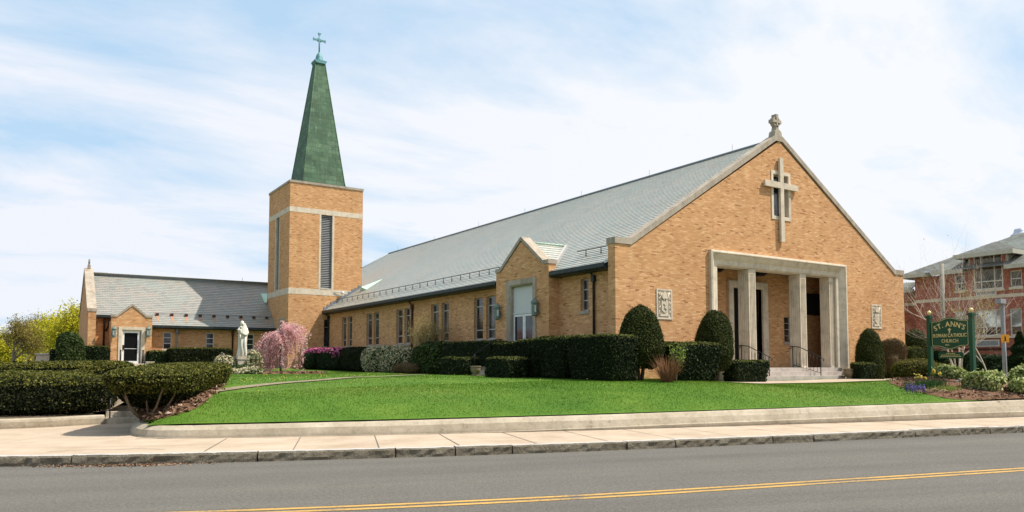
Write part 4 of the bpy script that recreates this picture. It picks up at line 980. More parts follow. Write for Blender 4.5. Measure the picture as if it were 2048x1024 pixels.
def louver(axis, plane, u0, u1, z0, z1):
    m = MB(); s_ = -1
    P = (lambda a, b, c, d, p0, p1: m.box(a, b, p0, p1, c, d)) if axis == 'y' else (lambda a, b, c, d, p0, p1: m.box(p0, p1, a, b, c, d))
    for a, b in ((u0, u0 + .14), (u1 - .14, u1)): P(a, b, z0, z1, plane - .012, plane + .3)
    P(u0 + .14, u1 - .14, z0, z0 + .06, plane - .03, plane + .3)
    o = m.build('louver_surround', 'limestone', tw); m2 = MB(); n = 42; st = (z1 - z0 - .08) / n
    for i in range(n):
        z = z0 + .08 + st * i; a, b = u0 + .14, u1 - .14; q = [(plane + .10, z), (plane + .20, z + st * .62), (plane + .20, z + st * .86), (plane + .10, z + st * .30)]
        m2.prism(q, 'x' if axis == 'y' else 'y', a, b) if axis == 'y' else m2.prism([(p, zz_) for p, zz_ in q], 'y', a, b)
    m2.build('louver_slats', 'louver_grey', o); m3 = MB()
    if axis == 'y': m3.box(u0 + .14, u1 - .14, plane + .26, plane + .3, z0 + .06, z1)
    else: m3.box(plane + .26, plane + .3, u0 + .14, u1 - .14, z0 + .06, z1)
    m3.build('louver_backing', 'void_dark', o)
louver('y', TY0, -.41, .70, 7.05, 12.42); louver('x', TX0, 33.95, 35.1, 7.05, 12.42)
window(CH, 'y', TY0, .04, .66, 2.93, 4.92, [4.35], rec=.1, t=.04, gm='dark_glass', label='single narrow window in the foot of the tower')
mb = MB(); frame_sweep(mb, 'x', 32.35, 33.75, 1.4, 4.95, [(0, TX0), (0, TX0 - .05), (.2, TX0 - .05), (.26, TX0 + .02), (.26, TX0 + .34)]); o = mb.build('tower_door_surround', 'weathered_limestone', CH)
mb = MB(); mb.box(TX0 + .2, TX0 + .24, 32.6, 33.5, 1.4, 4.7); mb.build('tower_door', 'blind_glass', o)
each('door_light', 'void_dark', o, [(TX0 + .15, TX0 + .199, 32.8, 33.3, 3.4, 4.1), (TX0 + .15, TX0 + .199, 32.62, 33.48, 2.7, 2.85)])
# floodlight
p = atY(683, 586, TY0); mb = MB(); mb.tube([(p[0] - .55, TY0 - .05, p[2] + .03), (p[0], TY0 - .1, p[2]), (p[0], TY0 - .2, p[2])], .025, 6); mb.lathe((p[0], TY0 - .2, p[2] - .12), [(.05, 0), (.11, .05), (.11, .18), (.05, .22)], 10); mb.build('floodlight', 'white_panel', tw)
# stepped lead flashing on the tower
mb = MB()
for i in range(11):
    x = -.02 + i * .26; z = roofz(x); mb.box(x, x + .24, TY0 - .035, TY0 - .002, z - .1, z + .30 + .03 * (i % 3))
mb.build('step_flashing', 'lead', rf)
# spire
SX, SY = .27, 34.27
mb = MB(); P0 = [(14.2, 1.74), (15.2, 1.56), (24.45, .35)]
def ring(z, h): return [(SX - h, SY - h, z), (SX + h, SY - h, z), (SX + h, SY + h, z), (SX - h, SY + h, z)]
for (z0, h0), (z1, h1) in zip(P0[:-1], P0[1:]):
    a, b = ring(z0, h0), ring(z1, h1)
    for j in range(4): mb.face([a[j], a[(j + 1) % 4], b[(j + 1) % 4], b[j]])
sp = mb.build('spire', 'spire_copper', CH)
mb = MB()
for j in range(4): mb.tube([ring(z, h)[j] for z, h in P0], .035, 5)
mb.build('hip_roll', 'spire_copper', sp)
mb = MB(); mb.box(TX0 + .4, TX1 - .4, TY0 + .4, TY1 - .4, 14.1, 14.2); mb.build('tower_deck', 'lead', tw)
mb = MB(); mb.prism([(SX - .35, 24.4), (SX + .35, 24.4), (SX + .46, 24.55), (SX + .46, 24.64), (SX - .46, 24.64), (SX - .46, 24.55)], 'y', SY - .46, SY + .46)
mb.lathe((SX, SY, 24.66), [(.34, -.02), (.29, .1), (.26, .3), (.20, .5), (.11, .64), (.06, .72)], 12); mb.build('spire_cap', 'cross_copper', sp)
mb = MB(); mb.tube([(SX, SY, 25.3), (SX, SY, 26.8)], .055, 6); cz = 26.33
mb.prism([(SX - .48, cz - .13), (SX - .40, cz - .06), (SX, cz - .06), (SX + .40, cz - .06), (SX + .48, cz - .13), (SX + .48, cz + .13), (SX + .40, cz + .06), (SX, cz + .06), (SX - .40, cz + .06), (SX - .48, cz + .13)], 'y', SY - .05, SY + .05)
mb.prism([(SX - .06, 26.7), (SX + .06, 26.7), (SX + .13, 26.88), (SX - .13, 26.88)], 'y', SY - .052, SY + .052)
for a in (45, 135, 225, 315): mb.tube([(SX, SY, cz), (SX + .2 * math.cos(R(a)), SY, cz + .2 * math.sin(R(a)))], .03, 5)
mb.build('spire_cross', 'cross_copper', sp)
# -- wing
k9 = .887; cw_ = 1 / math.hypot(1, k9); WE, WZ = 34.58, 4.30; WRY = 38.6; WG = -14.08
wz = lambda y: WZ + k9 * (y - WE)
wins = [(-10.0, -9.46, 2.72, 3.87), (-7.25, -6.72, 2.72, 3.89), (-4.50, -3.97, 2.72, 3.87)]
mb = MB(); wall(mb, 'y', 34.95, 35.25, [(-11.2, 4.15), (.4, 4.15)], 1.0, wins); wall(mb, 'y', 35.6, 35.9, [(WG, 4.8), (-12.6, 4.8)], 1.0, [])
wall(mb, 'y', 42.3, 42.0, [(WG, 4.15), (.4, 4.15)], 1.0, []); mb.build('wing_wall', 'buff_brick', CH)
for a in wins: window(CH, 'y', 34.95, a[0], a[1], a[2], a[3], [a[2] + .40, a[2] + .78], rec=.07, t=.055, fm='window_white', gm='dark_glass', sillmat='limestone')
mb = MB(); wall(mb, 'x', WG - .45, WG, [(34.55, 5.12), (35.0, 5.12), (WRY, 8.12), (42.2, 5.12), (42.6, 5.12)], 1.0, []); mb.build('wing_gable_wall', 'buff_brick', CH)
coping(CH, 'x', WG - .50, WG + .05, [(34.52, 5.3), (34.95, 5.3), (WRY - .05, 8.32), (WRY + .05, 8.32), (42.25, 5.3), (42.63, 5.3)], .2, mat='weathered_limestone')
mb = MB(); mb.box(WG - .3, WG - .12, WRY - .12, WRY + .12, 8.3, 8.55); mb.box(WG - .26, WG - .16, WRY - .05, WRY + .05, 8.55, 8.95); mb.box(WG - .26, WG - .16, WRY - .2, WRY + .2, 8.7, 8.8); mb.build('gable_finial', 'weathered_limestone', CH)
mb = MB()
courses(mb, (-13.1, WE, WZ), (0, WE, WZ), (0, cw_, cw_ * k9), 28, lambda v: (0, max(0.4, (WZ + v * cw_ * k9 - 5.48) / SL) + 13.1))
v0 = .70 / cw_
courses(mb, (WG + .05, WE + v0 * cw_, WZ + v0 * cw_ * k9), (-13.1, WE + v0 * cw_, WZ + v0 * cw_ * k9), (0, cw_, cw_ * k9), 24)
courses(mb, (WG + .05, 42.62, WZ), (0, 42.62, WZ), (0, -cw_, cw_ * k9), 28)
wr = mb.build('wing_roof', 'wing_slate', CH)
mb = MB(); mb.tube([(WG + .05, WRY, wz(WRY) + .02), (3.3, WRY, wz(WRY) + .02)], .07, 6); mb.build('ridge_cap', 'lead', wr)
mb = MB(); mb.tube([(-4.0, WRY, 7.8), (-4.0, WRY, 8.3)], .012, 4); mb.build('lightning_rod', 'iron_black', wr)
mb = MB(); ry = WE + .85; mb.tube([(-10.6, ry - .09, wz(ry) + .11), (-2.6, ry - .09, wz(ry) + .11)], .014, 4)
st_ = MB()
for i in range(9):
    x = -10.35 + i * .92; mb.box(x - .10, x + .10, ry - .14, ry + .0, wz(ry) - .02, wz(ry) + .13)
    if i % 2 == 0 or i < 4: yy = ry - .12; zl = wz(yy) + .026; st_.face([(x - .09, yy, zl), (x + .09, yy, zl), (x + .05, yy - .42, zl - .42 * k9), (x - .04, yy - .42, zl - .42 * k9)])
mb.build('snow_guard', 'rusty_pipe', wr); st_.build('rust_streak', 'rust_stain', wr)
def wgut(x0, x1, dy, dzz):
    m = MB(); m.prism([(WE - .13 + dy, WZ + .02 + dzz), (WE - .13 + dy, WZ - .14 + dzz), (WE - .08 + dy, WZ - .2 + dzz), (34.95 + dy, WZ - .2 + dzz), (34.95 + dy, WZ - .02 + dzz), (WE + dy, WZ - .03 + dzz), (WE + dy, WZ - .1 + dzz), (WE - .11 + dy, WZ - .1 + dzz), (WE - .11 + dy, WZ + .02 + dzz)], 'x', x0, x1)
    x = x0 + .3
    while x < x1: m.box(x - .01, x + .01, WE - .14 + dy, WE + .05 + dy, WZ + .01 + dzz, WZ + .03 + dzz); x += .9
    m.build('gutter', 'gutter_metal', CH)
wgut(-10.9, -2.56, 0, 0); wgut(WG + .01, -13.0, .70, .62)
x_ = atY(353, 690, 34.88)[0]; downpipe([(x_, 34.87, 1.3), (x_, 34.87, 3.9), (x_, 34.6, 4.12)], 'pale_pipe', .045)
mb = MB(); mb.lathe((x_, 34.8, 3.72), [(.05, 0), (.09, .12), (.13, .18), (.13, .3)], 6); mb.build('hopper_head', 'lead', CH)
x_ = atY(465, 690, 34.88)[0]; downpipe([(x_, 34.87, 1.3), (x_, 34.87, 3.95), (x_, 34.6, 4.15)], 'rusty_pipe', .055)
x_ = atY(207, 690, 35.5)[0]; downpipe([(x_, 35.5, 1.3), (x_, 35.5, 4.6), (x_, 35.25, 4.75)], 'rusty_pipe', .06)
x2_ = atY(218, 640, 35.3)[0]; mb = MB(); mb.tube([(x2_, 35.35, 4.6), (x2_ - .02, 35.4, 4.2), (x_ + .1, 35.5, 3.9)], .05, 6); mb.build('downpipe', 'gutter_metal', CH)
# wing entrance
BY = 33.95
def bp(px, py): p = atY(px, py, BY); return p[0], p[2]
xl, xr = bp(221, 700)[0], bp(303, 700)[0]; zs_ = bp(260, 631)[1] + .05; xm = (xl + xr) / 2; za_ = bp(262, 608)[1]
dx0, dx1 = bp(236, 700)[0], bp(289, 700)[0]; dzt = bp(262, 654)[1]; dzb = bp(262, 727)[1]
mb = MB(); wall(mb, 'y', BY, BY + .35, [(xl, zs_ - .15), (xl + .4, zs_ - .15), (xm, za_ - .17), (xr - .4, zs_ - .15), (xr, zs_ - .15)], 1.0, [(dx0, dx1, dzb, dzt)])
mb.box(xl, xl + .3, BY + .351, 35.6, 1.0, zs_ - .4); mb.box(xr - .3, xr, BY + .351, 34.95, 1.0, zs_ - .4); mb.box(xl + .31, xr - .31, BY + .352, 35, zs_ - .5, zs_ - .4); mb.build('wing_entrance_wall', 'buff_brick', CH)
coping(CH, 'y', BY - .04, BY + .4, [(xl - .03, zs_), (xl + .34, zs_), (xm - .03, za_), (xm + .03, za_), (xr - .34, zs_), (xr + .03, zs_)], .16, mat='weathered_limestone')
mb = MB(); dzr = (za_ - .15 - (zs_ - .35)) / ((xr - xl) / 2)
c3 = 1 / math.hypot(1, dzr)
lim3 = lambda v: (0, max(.05, WE + (zs_ - .35 + v * c3 * dzr - WZ) / k9 - (BY + .4)))
courses(mb, (xl, BY + .4, zs_ - .35), (xl, BY + 3, zs_ - .35), (c3, 0, c3 * dzr), 8, lim3); courses(mb, (xr, BY + .4, zs_ - .35), (xr, BY + 3, zs_ - .35), (-c3, 0, c3 * dzr), 8, lim3); mb.build('wing_dormer_roof', 'wing_slate', CH)
mb = MB(); frame_sweep(mb, 'y', dx0, dx1, dzb, dzt, [(0, BY), (0, BY - .04), (.18, BY - .04), (.24, BY + .02), (.24, BY + .3)]); mb.build('wing_door_surround', 'limestone', CH)
a, b = bp(244, 700)[0], bp(279, 700)[0]; zt_ = bp(262, 662)[1]; t = .12; m = MB()
m.box(a, a + t, BY + .08, BY + .15, dzb, zt_); m.box(b - t, b, BY + .08, BY + .15, dzb, zt_); m.box(a + t, b - t, BY + .08, BY + .15, zt_ - t, zt_); m.box(a + t, b - t, BY + .08, BY + .15, dzb, dzb + .16); m.box(a + t, b - t, BY + .09, BY + .15, dzb + .95, dzb + .98)
d = m.build('wing_door', 'white_paint', CH); m = MB(); m.box(a + .1, b - .1, BY + .12, BY + .14, dzb + .1, zt_ - .1); m.build('pane', 'door_black', d); m = MB(); m.box(a - .0, a + .14, BY + .03, BY + .079, dzb + .9, dzb + 1.2); m.build('handle', 'iron_black', d)
mb = MB(); mb.box(dx0 - .1, dx1 + .1, BY - 1.1, BY - .05, 1.0, dzb); mb.box(dx0 - .1, dx1 + .1, BY - 1.5, BY - 1.101, 1.0, dzb - .17); mb.build('wing_doorstep', 'old_concrete', CH)
lantern(227.5, 664, 'y', BY, 1); lantern(296, 664, 'y', BY, 1)
# copper crickets
def onroof(px, py, dz=.05):
    v = ray(px, py); t = (C0[2] - 5.49 - dz - SL * C0[0]) / (SL * v[0] - v[2]); return C0 + v * t
def onwing(px, py, dz=.05):
    v = ray(px, py); t = (C0[2] - (WZ + dz) - k9 * (C0[1] - WE)) / (k9 * v[1] - v[2]); return C0 + v * t
mb = MB(); a, b, c = onroof(722, 574, .35), onroof(767, 557, .03), onroof(733, 579, .04); mb.face([a, b, c]); mb.face([a, c, onroof(720, 582, .02)]); mb.build('copper_cricket', 'pale_copper', rf)
mb = MB(); a, b, c, d_ = onwing(521, 587, .03), onwing(534.5, 587, .4), onwing(534, 605, .25), onwing(529, 605, .03); mb.face([a, b, c, d_]); mb.build('copper_cricket', 'pale_copper', wr)
# ------------------------------------------------------------------ school building
SXF = 26.0
SCH = thing('school_building', 'red brick school building with grey hipped roof and tall cream framed windows', 'building', (26, -4, 0.9))
mb = MB()
s_h = [(-1.50, -.02, 3.25, 4.68), (-2.34, -1.76, 3.22, 4.66), (-2.42, -1.84, 5.80, 6.69), (.46, 1.02, 5.82, 6.72), (.50, 1.06, 3.3, 4.72), (-4.9, -3.5, 3.25, 4.68), (-4.9, -3.5, 5.8, 6.69), (-8.4, -7, 3.25, 4.68), (-8.4, -7, 5.8, 6.69)]
wall(mb, 'x', SXF, SXF + .35, [(-16, 6.95), (3.30, 6.95)], .5, s_h + [(-1.50, -.02, 5.78, 6.94)])
wall(mb, 'x', 27.6, 27.9, [(3.31, 6.2), (9, 6.2)], .5, []); mb.box(26.36, 46, 3.0, 3.30, .5, 6.94); mb.box(SXF - .06, SXF + .3, -1.64, -1.5, 6.95, 7.72); mb.box(SXF - .06, SXF + .3, -.02, .12, 6.95, 7.72)
mb.build('wall', 'red_brick', SCH)
each('stone_band', 'limestone', SCH, [(SXF - .012, SXF - .001, -16, 3.31, 5.28, 5.46), (27.58, 27.599, 3.35, 9, 5.28, 5.46)])
mb = MB(); mb.box(SXF - .03, SXF - .002, -16, 3.32, 2.46, 2.58); mb.build('brick_band', 'rusty_pipe', SCH)
window(SCH, 'x', SXF, *s_h[0], [3.72], [-1.05, -.42], rec=.06, t=.055, fm='window_white', blind=(3.74,), sillmat='limestone')
window(SCH, 'x', SXF, *s_h[1], [3.72], rec=.06, t=.06, fm='window_white', blind=(3.74,), sillmat='limestone')
window(SCH, 'x', SXF, *s_h[4], [3.8], rec=.06, t=.06, fm='window_white', blind=(3.82,), sillmat='limestone')
for h_ in (s_h[2], s_h[3], s_h[6], s_h[8]): window(SCH, 'x', SXF, *h_, [6.25], rec=.06, t=.055, fm='window_white', sillmat='limestone')
for h_ in (s_h[5], s_h[7]): window(SCH, 'x', SXF, *h_, [3.72], rec=.06, t=.055, fm='window_white', blind=(3.74,), sillmat='limestone')
window(SCH, 'x', SXF, -1.50, -.02, 5.78, 7.66, [6.22, 7.05], [-1.08, -.40], rec=.0, t=.06, fm='window_white', sillmat='limestone')
for y0, y1, z0, z1 in ((-1.2, .02, 2.66, 3.02), (-1.15, -.1, 5.46, 5.72)):
    mb = MB(); mb.box(SXF - .02, SXF + .01, y0, y1, z0, z0 + .05); mb.box(SXF - .02, SXF + .01, y0, y1, z1 - .05, z1); mb.box(SXF - .02, SXF + .01, y0, y0 + .05, z0 + .05, z1 - .05); mb.box(SXF - .02, SXF + .01, y1 - .05, y1, z0 + .05, z1 - .05)
    vf = mb.build('vent', 'window_white', SCH); mb = MB(); mb.box(SXF - .01, SXF - .003, y0 + .05, y1 - .05, z0 + .05, z1 - .05); mb.build('vent_grille', 'louver_grey', vf)
# main hipped roof
ez, m_ = 6.95, .50; ex0, ex1, ey0, ey1 = 25.45, 46.0, -16.5, 3.85; hw = 10.1; hs3 = math.hypot(1, m_)
mb = MB(); nn = int(hw * hs3 / .2)
cl = 1 / hs3
courses(mb, (ex0, ey0, ez), (ex0, ey1, ez), (cl, 0, m_ * cl), nn, lambda v: (v * cl, (ey1 - ey0) - v * cl))
courses(mb, (ex0, ey1, ez), (ex1, ey1, ez), (0, -cl, m_ * cl), nn, lambda v: (v * cl, (ex1 - ex0) - v * cl))
courses(mb, (26.9, 4.0, 6.22), (26.9, 9.4, 6.22), (cl, 0, m_ * cl), 6)
ry_ = [(.75, -2.15)]
courses(mb, (25.5, -2.2, 7.76), (25.5, .68, 7.76), (cl, 0, m_ * cl), 8, lambda v: (v * cl, 2.88 - v * cl))
courses(mb, (25.5, .68, 7.76), (28.6, .68, 7.76), (0, -cl, m_ * cl), 8, lambda v: (v * cl, 3.1)); courses(mb, (25.5, -2.2, 7.76), (28.6, -2.2, 7.76), (0, cl, m_ * cl), 8, lambda v: (v * cl, 3.1))
sr = mb.build('roof', 'asphalt_shingle', SCH)
mb = MB()
mb.box(ex0 - .05, ex0 + .12, .32, ey1 + .05, ez - .20, ez + .03); mb.box(ex0 - .05, ex0 + .12, ey0, -1.82, ez - .20, ez + .03); mb.box(ex0 + .121, ex1, ey1 - .1, ey1 + .05, ez - .2, ez + .03); mb.box(ex0 + .121, SXF - .001, .32, ey1 - .101, ez - .13, ez - .08); mb.box(ex0 + .121, SXF - .001, ey0, -1.82, ez - .13, ez - .08)
mb.box(26.83, 27.0, 3.9, 9.4, 6.05, 6.25)
mb.box(25.42, 25.58, -2.28, .76, 7.56, 7.79); mb.box(25.581, 28, .66, .76, 7.56, 7.79); mb.box(25.581, 28, -2.28, -2.18, 7.56, 7.79); mb.box(25.581, 26.4, -2.179, .659, 7.60, 7.70)
mb.build('fascia', 'trim_cream', SCH)
mb = MB(); mb.box(SXF + .01, 28.5, .121, .26, 6.95, 7.58); mb.box(SXF + .01, 28.5, -1.78, -1.641, 6.95, 7.58); mb.build('dormer_cheek', 'trim_cream', SCH)
mb = MB(); mb.tube([(26.95, 4.1, 6.1), (27.5, 3.8, 5.4), (27.52, 3.78, 1.0)], .06, 6); mb.build('downpipe', 'trim_cream', SCH)
p = atD(2042, 497, 52); mb = MB(); mb.lathe((p[0], p[1], p[2]), [(.34, -1.2), (.34, 0), (.38, .05), (.38, .4), (.42, .42)], 16); mb.build('vent_stack', 'limestone', sr)
mb = MB(); mb.lathe((p[0], p[1], p[2] + .42), [(.40, 0), (.56, .12), (.62, .3), (.60, .5), (.45, .62), (.40, .72), (.36, .9), (.1, .98)], 20); mb.build('roof_fan', 'vent_metal', sr)

# ------------------------------------------------------------------ hedges and shrubs
def hz(px, py, d): return atD(px, py, d)
# great left hedge: an L along the wall and the walkway
shrub('clipped_hedge', 'very wide flat topped clipped yew hedge filling the left edge above the smooth wall', 'hedge', (-21.05, 4.0, .92), (5.05, 3.1, .52), 120000, .042, 'yew_leaf', .02, .42, .2, -.03, shear=(0, .015), lump=.07, seed=4, depth=.08, extra=[('sunlit_new_growth', 'yew_light_leaf', 52000, .042, lambda P, N, c, a: (N[:, 2] > .30) | (RNG.random(len(P)) < .10) & (P[:, 0] > c[0] + 3.6))])  # top leaves lighter than the front: new growth and painted sunlight
p0, p1 = hz(15, 728.6, 29.5), hz(250, 728.6, 36); c = (p0 + p1) / 2; L_ = np.linalg.norm((p1 - p0)[:2]) / 2
shrub('clipped_hedge', 'long narrow light green hedge running behind the wide left hedge towards the wing door', 'hedge', (c[0], c[1], 1.31), (L_, .8, .46), 20000, .07, 'yew_leaf', math.atan2(p1[1] - p0[1], p1[0] - p0[0]), .35, .35, 0, shear=(.016, 0), lump=.06, seed=5, extra=[('sunlit_new_growth', 'yew_light_leaf', 18000, .06, lambda P, N, c, a: N[:, 2] > .1)])
# flared yew with bare stems at the pavement corner
A_ = np.array([-15.95, -2.55]); B_ = np.array([-13.75, 2.6]); c2d = (A_ + B_) / 2; ang = math.atan2(B_[1] - A_[1], B_[0] - A_[0]); hl = np.linalg.norm(B_ - A_) / 2
t = shrub('clipped_yew', 'flat topped flared yew on many bare stems at the pavement corner of the lawn', 'shrub', (c2d[0] - .06, c2d[1] - .12, 1.17), (hl + .95, 1.06, .46), 80000, .038, 'yew_leaf', ang, .45, .5, -.42, shear=(.028, 0), lump=.08, seed=8, depth=.09, extra=[('sunlit_new_growth', 'yew_light_leaf', 62000, .038, lambda P, N, c, a: (N[:, 2] > .12) | (RNG.random(len(P)) < .35) & (P[:, 2] > c[2] - .1))])  # lighter leaves over the upper body paint sunlight on top of its new growth
mb = MB(); rs = random.Random(12)
for i in range(40):
    u = rs.choice([0.02, 0.06, 0.1, 0.14, 0.3, 0.45, 0.6, .75]); g = A_ + (B_ - A_) * u; a = rs.uniform(0, 6.28); rr = rs.uniform(.35, .95)
    b0 = Vector((g[0] + .10 * math.cos(a), g[1] + .10 * math.sin(a), H(g[0], g[1]) - .05)); tp = Vector((g[0] + rr * math.cos(a), g[1] + rr * math.sin(a), 1.15 + rs.uniform(-.1, .2)))
    mid = b0.lerp(tp, .45) + Vector((0, 0, -.10)); m2 = b0.lerp(tp, .75) + Vector((rs.uniform(-.05, .05), rs.uniform(-.05, .05), 0)); mb.tube([b0, mid, m2, tp], [.028, .023, .018, .011], 6)
o = mb.build('stem', 'pale_stem', t)
# dark hedges before the wing
q = atY(190, 720, 33.9)
def hedge_px(label, pxa, pxb, ytop, Y, depth, mat='box_leaf', n=9000, size=.06, dist=None, e=.2, cat='hedge', name='clipped_hedge', taper=-.03, lump=.04, group=None):
    a = atY(pxa, ytop, Y); b = atY(pxb, ytop, Y); zt = (a[2] + b[2]) / 2; cx = (a[0] + b[0]) / 2; cy = Y + depth / 2; zg = H(cx, cy) - .05; h = (zt - zg) / 2
    return shrub(name, label, cat, (cx, cy, zg + h), (abs(b[0] - a[0]) / 2, depth / 2, h), n, size, mat, 0, e, e, taper, lump=lump, group=group)
hedge_px('black green clipped hedge between the round shrub and the wing entrance', 150, 220, 693, 33.4, 1.2, n=9000)
hedge_px('leaning dark hedge end at the far left of the wing, left of the round shrub', 102, 128, 700, 33.6, 1.3, n=4000)
p = atY(140, 697, 33.2); shrub('round_shrub', 'rounded dark green shrub rising above the hedge left of the wing', 'shrub', (p[0], 33.3, 2.45), (.82, .9, 1.18), 9000, .09, 'rhododendron_leaf', 0, .8, .9, -.1, lump=.12, core='box_leaf')
hedge_px('narrow dark hedge block right of the wing entrance beside the stone pier', 296, 341, 703, 33.2, 1.0, n=6000)
hedge_px('long dark green clipped hedge under the wing windows behind the statue', 338, 466, 697, 32.6, 1.2, 'yew_leaf', n=14000, e=.16)
# stone pier and rails by the wing steps
p = gp(300, 739); d3 = 33.0; p = atD(300, 725, 45.5); mb = MB(); mb.box(p[0] - .19, p[0] + .19, p[1] - .19, p[1] + .19, 1.1, p[2]); mb.box(p[0] - .22, p[0] + .22, p[1] - .22, p[1] + .22, p[2], p[2] + .06); tag(mb.build('stone_pier', 'old_concrete'), 'short square stone pier beside the wing entrance steps', 'pier')
def rail(label, pts, posts, r=.02):
    t = thing('handrail', label, 'handrail', (pts[0][0], pts[0][1], posts[0][2])); m = MB(); m.tube(pts, r, 6); m.build('rail', 'iron_black', t)
    for q in posts: m = MB(); m.tube([(q[0], q[1], q[2]), (q[0], q[1], q[3])], r * .9, 6); m.build('post', 'iron_black', t)
a, b, c, e_ = atD(255, 744, 41), atD(278, 731, 44), atD(289, 731, 44.5), atD(289, 712, 46)
rail('black iron handrail with a bend beside the wing entrance steps', [a, b, c], [(b[0], b[1], 1.1, b[2]), (c[0], c[1], 1.1, atD(289, 709, 44.5)[2])], .025)
a = atY(286, 708, 33.4); rail('upright black rail at the right of the wing door', [(a[0], 33.2, 2.6), (a[0], 33.6, 2.6)], [(a[0], 33.2, 1.3, 2.6), (a[0], 33.6, 1.3, 2.6)], .03)
a = atY(241, 708, 33.4); rail('upright black rail at the left of the wing door', [(a[0], 33.2, 2.6), (a[0], 33.6, 2.6)], [(a[0], 33.2, 1.3, 2.6), (a[0], 33.6, 1.3, 2.6)], .03)
a = atD(364, 731, 40); b = atD(376, 728.5, 40); rail('short bent grey rail end rising behind the corner yew', [atD(357, 736, 40), a, b], [(b[0], b[1], 1.1, b[2])], .03)
rail('rusty pipe rail post on the low steps by the corner yew', [(-16.3, 1.12, .78), (-16.25, 1.3, .8)], [(-16.3, 1.12, .28, .78)], .018)
# statue bed
def bed(name, pts, h=.05, mat='mulch'):
    cx = sum(p[0] for p in pts) / len(pts); cy = sum(p[1] for p in pts) / len(pts); m = MB(); K_ = 8; n = len(pts); D = []
    for i in range(n):
        for s_ in range(5):
            a, b = pts[i], pts[(i + 1) % n]; D.append((a[0] + (b[0] - a[0]) * s_ / 5, a[1] + (b[1] - a[1]) * s_ / 5))
    D = np.array(D); 
    for _ in range(3): D = (np.roll(D, 1, 0) + D * 2 + np.roll(D, -1, 0)) / 4
    rings = []
    for j in range(K_ + 1):
        t_ = 1 - j / K_; rings.append([(cx + (x - cx) * t_, cy + (y - cy) * t_, H(cx + (x - cx) * t_, cy + (y - cy) * t_) + .012 + h * min(1, (1 - t_) * 4)) for x, y in D])
    for j in range(K_):
        for i in range(len(D)): k_ = (i + 1) % len(D); m.face([rings[j][i], rings[j][k_], rings[j + 1][k_], rings[j + 1][i]], True)
    o = tag(m.build(name, mat), kind='structure')
    A2 = np.array(D); nch = int(900 * 1); r_ = RNG.random(nch) ** .5; i = RNG.integers(0, len(D), nch); P = np.stack([cx + (A2[i, 0] - cx) * r_, cy + (A2[i, 1] - cy) * r_], 1); Z = fH(P[:, 0], P[:, 1]) + .02 + h
    return o, np.column_stack([P, Z])
chips = []
o, c_ = bed('mulch_bed', [(-16.0, -3.2), (-15.0, -3.3), (-13.6, .5), (-13.0, 3.2), (-13.6, 4.2), (-15.0, 2.0), (-16.1, -1.5)], .03); chips.append(c_)
s0 = atD(484, 728, 36.6); SXs, SYs = s0[0], s0[1]
o, c_ = bed('mulch_bed', [(SXs - 1.6, SYs - 1.6), (SXs + .6, SYs - 2.4), (SXs + 4.2, SYs - .6), (SXs + 4.5, SYs + 2), (SXs + 1, SYs + 2), (SXs - 1.6, SYs + 1.0)], .06); chips.append(c_)
# ------------------------------------------------------------------ statue
ST = thing('statue', 'white stone statue of a veiled robed figure holding a child on a pedestal', 'statue', (SXs, SYs, 1.0))
zf_ = atD(484, 713, 36.6)[2]; zt_s = atD(484, 641, 36.6)[2]; Hs = zt_s - zf_
mb = MB(); mb.box(SXs - .24, SXs + .24, SYs - .24, SYs + .24, 1.0, zf_ - .14); mb.box(SXs - .27, SXs + .27, SYs - .27, SYs + .27, zf_ - .14, zf_ + .005); mb.build('pedestal', 'old_concrete', ST)
prof = [(0.0, .235, .20, 0, 0), (.04, .23, .20, 0, 0), (.15, .20, .175, 0, 0), (.30, .185, .165, .005, 0), (.45, .19, .17, .01, 0), (.56, .20, .175, .01, 0), (.66, .195, .165, .015, .0), (.74, .20, .15, .015, 0), (.80, .195, .13, .01, 0), (.835, .14, .11, 0, 0), (.86, .095, .09, -.015, -.01), (.885, .092, .10, -.03, -.015), (.92, .098, .11, -.035, -.02), (.955, .088, .10, -.035, -.015), (.98, .06, .07, -.03, -.01), (.997, .02, .02, -.03, 0)]
mb = MB(); n = 36; base = 0
for (t_, rx, ry2, ox, oy) in prof:
    for k_ in range(n):
        a = 2 * math.pi * k_ / n; fold = 0
        if t_ < .8: fold = (.030 * math.sin(7 * a + 3 * t_) + .014 * math.sin(13 * a - 4 * t_)) * min(1, (0.86 - t_) * 2.0) * (rx / .2)
        mb.v.append((SXs + ox * Hs / 1.7 + (rx + fold) * math.cos(a) * Hs / 1.75, SYs + oy + (ry2 + fold) * math.sin(a) * Hs / 1.75, zf_ + t_ * Hs))
for j in range(len(prof) - 1):
    for k_ in range(n): a = j * n + k_; b = j * n + (k_ + 1) % n; mb.f.append([a, b, b + n, a + n]); mb.sm.add(len(mb.f) - 1)
mb.f.append(list(range(n))[::-1]); mb.f.append([(len(prof) - 1) * n + k_ for k_ in range(n)])
k9s = Hs / 1.75
def SP(x, y, z): return (SXs + x * k9s, SYs + y * k9s, zf_ + z * Hs)
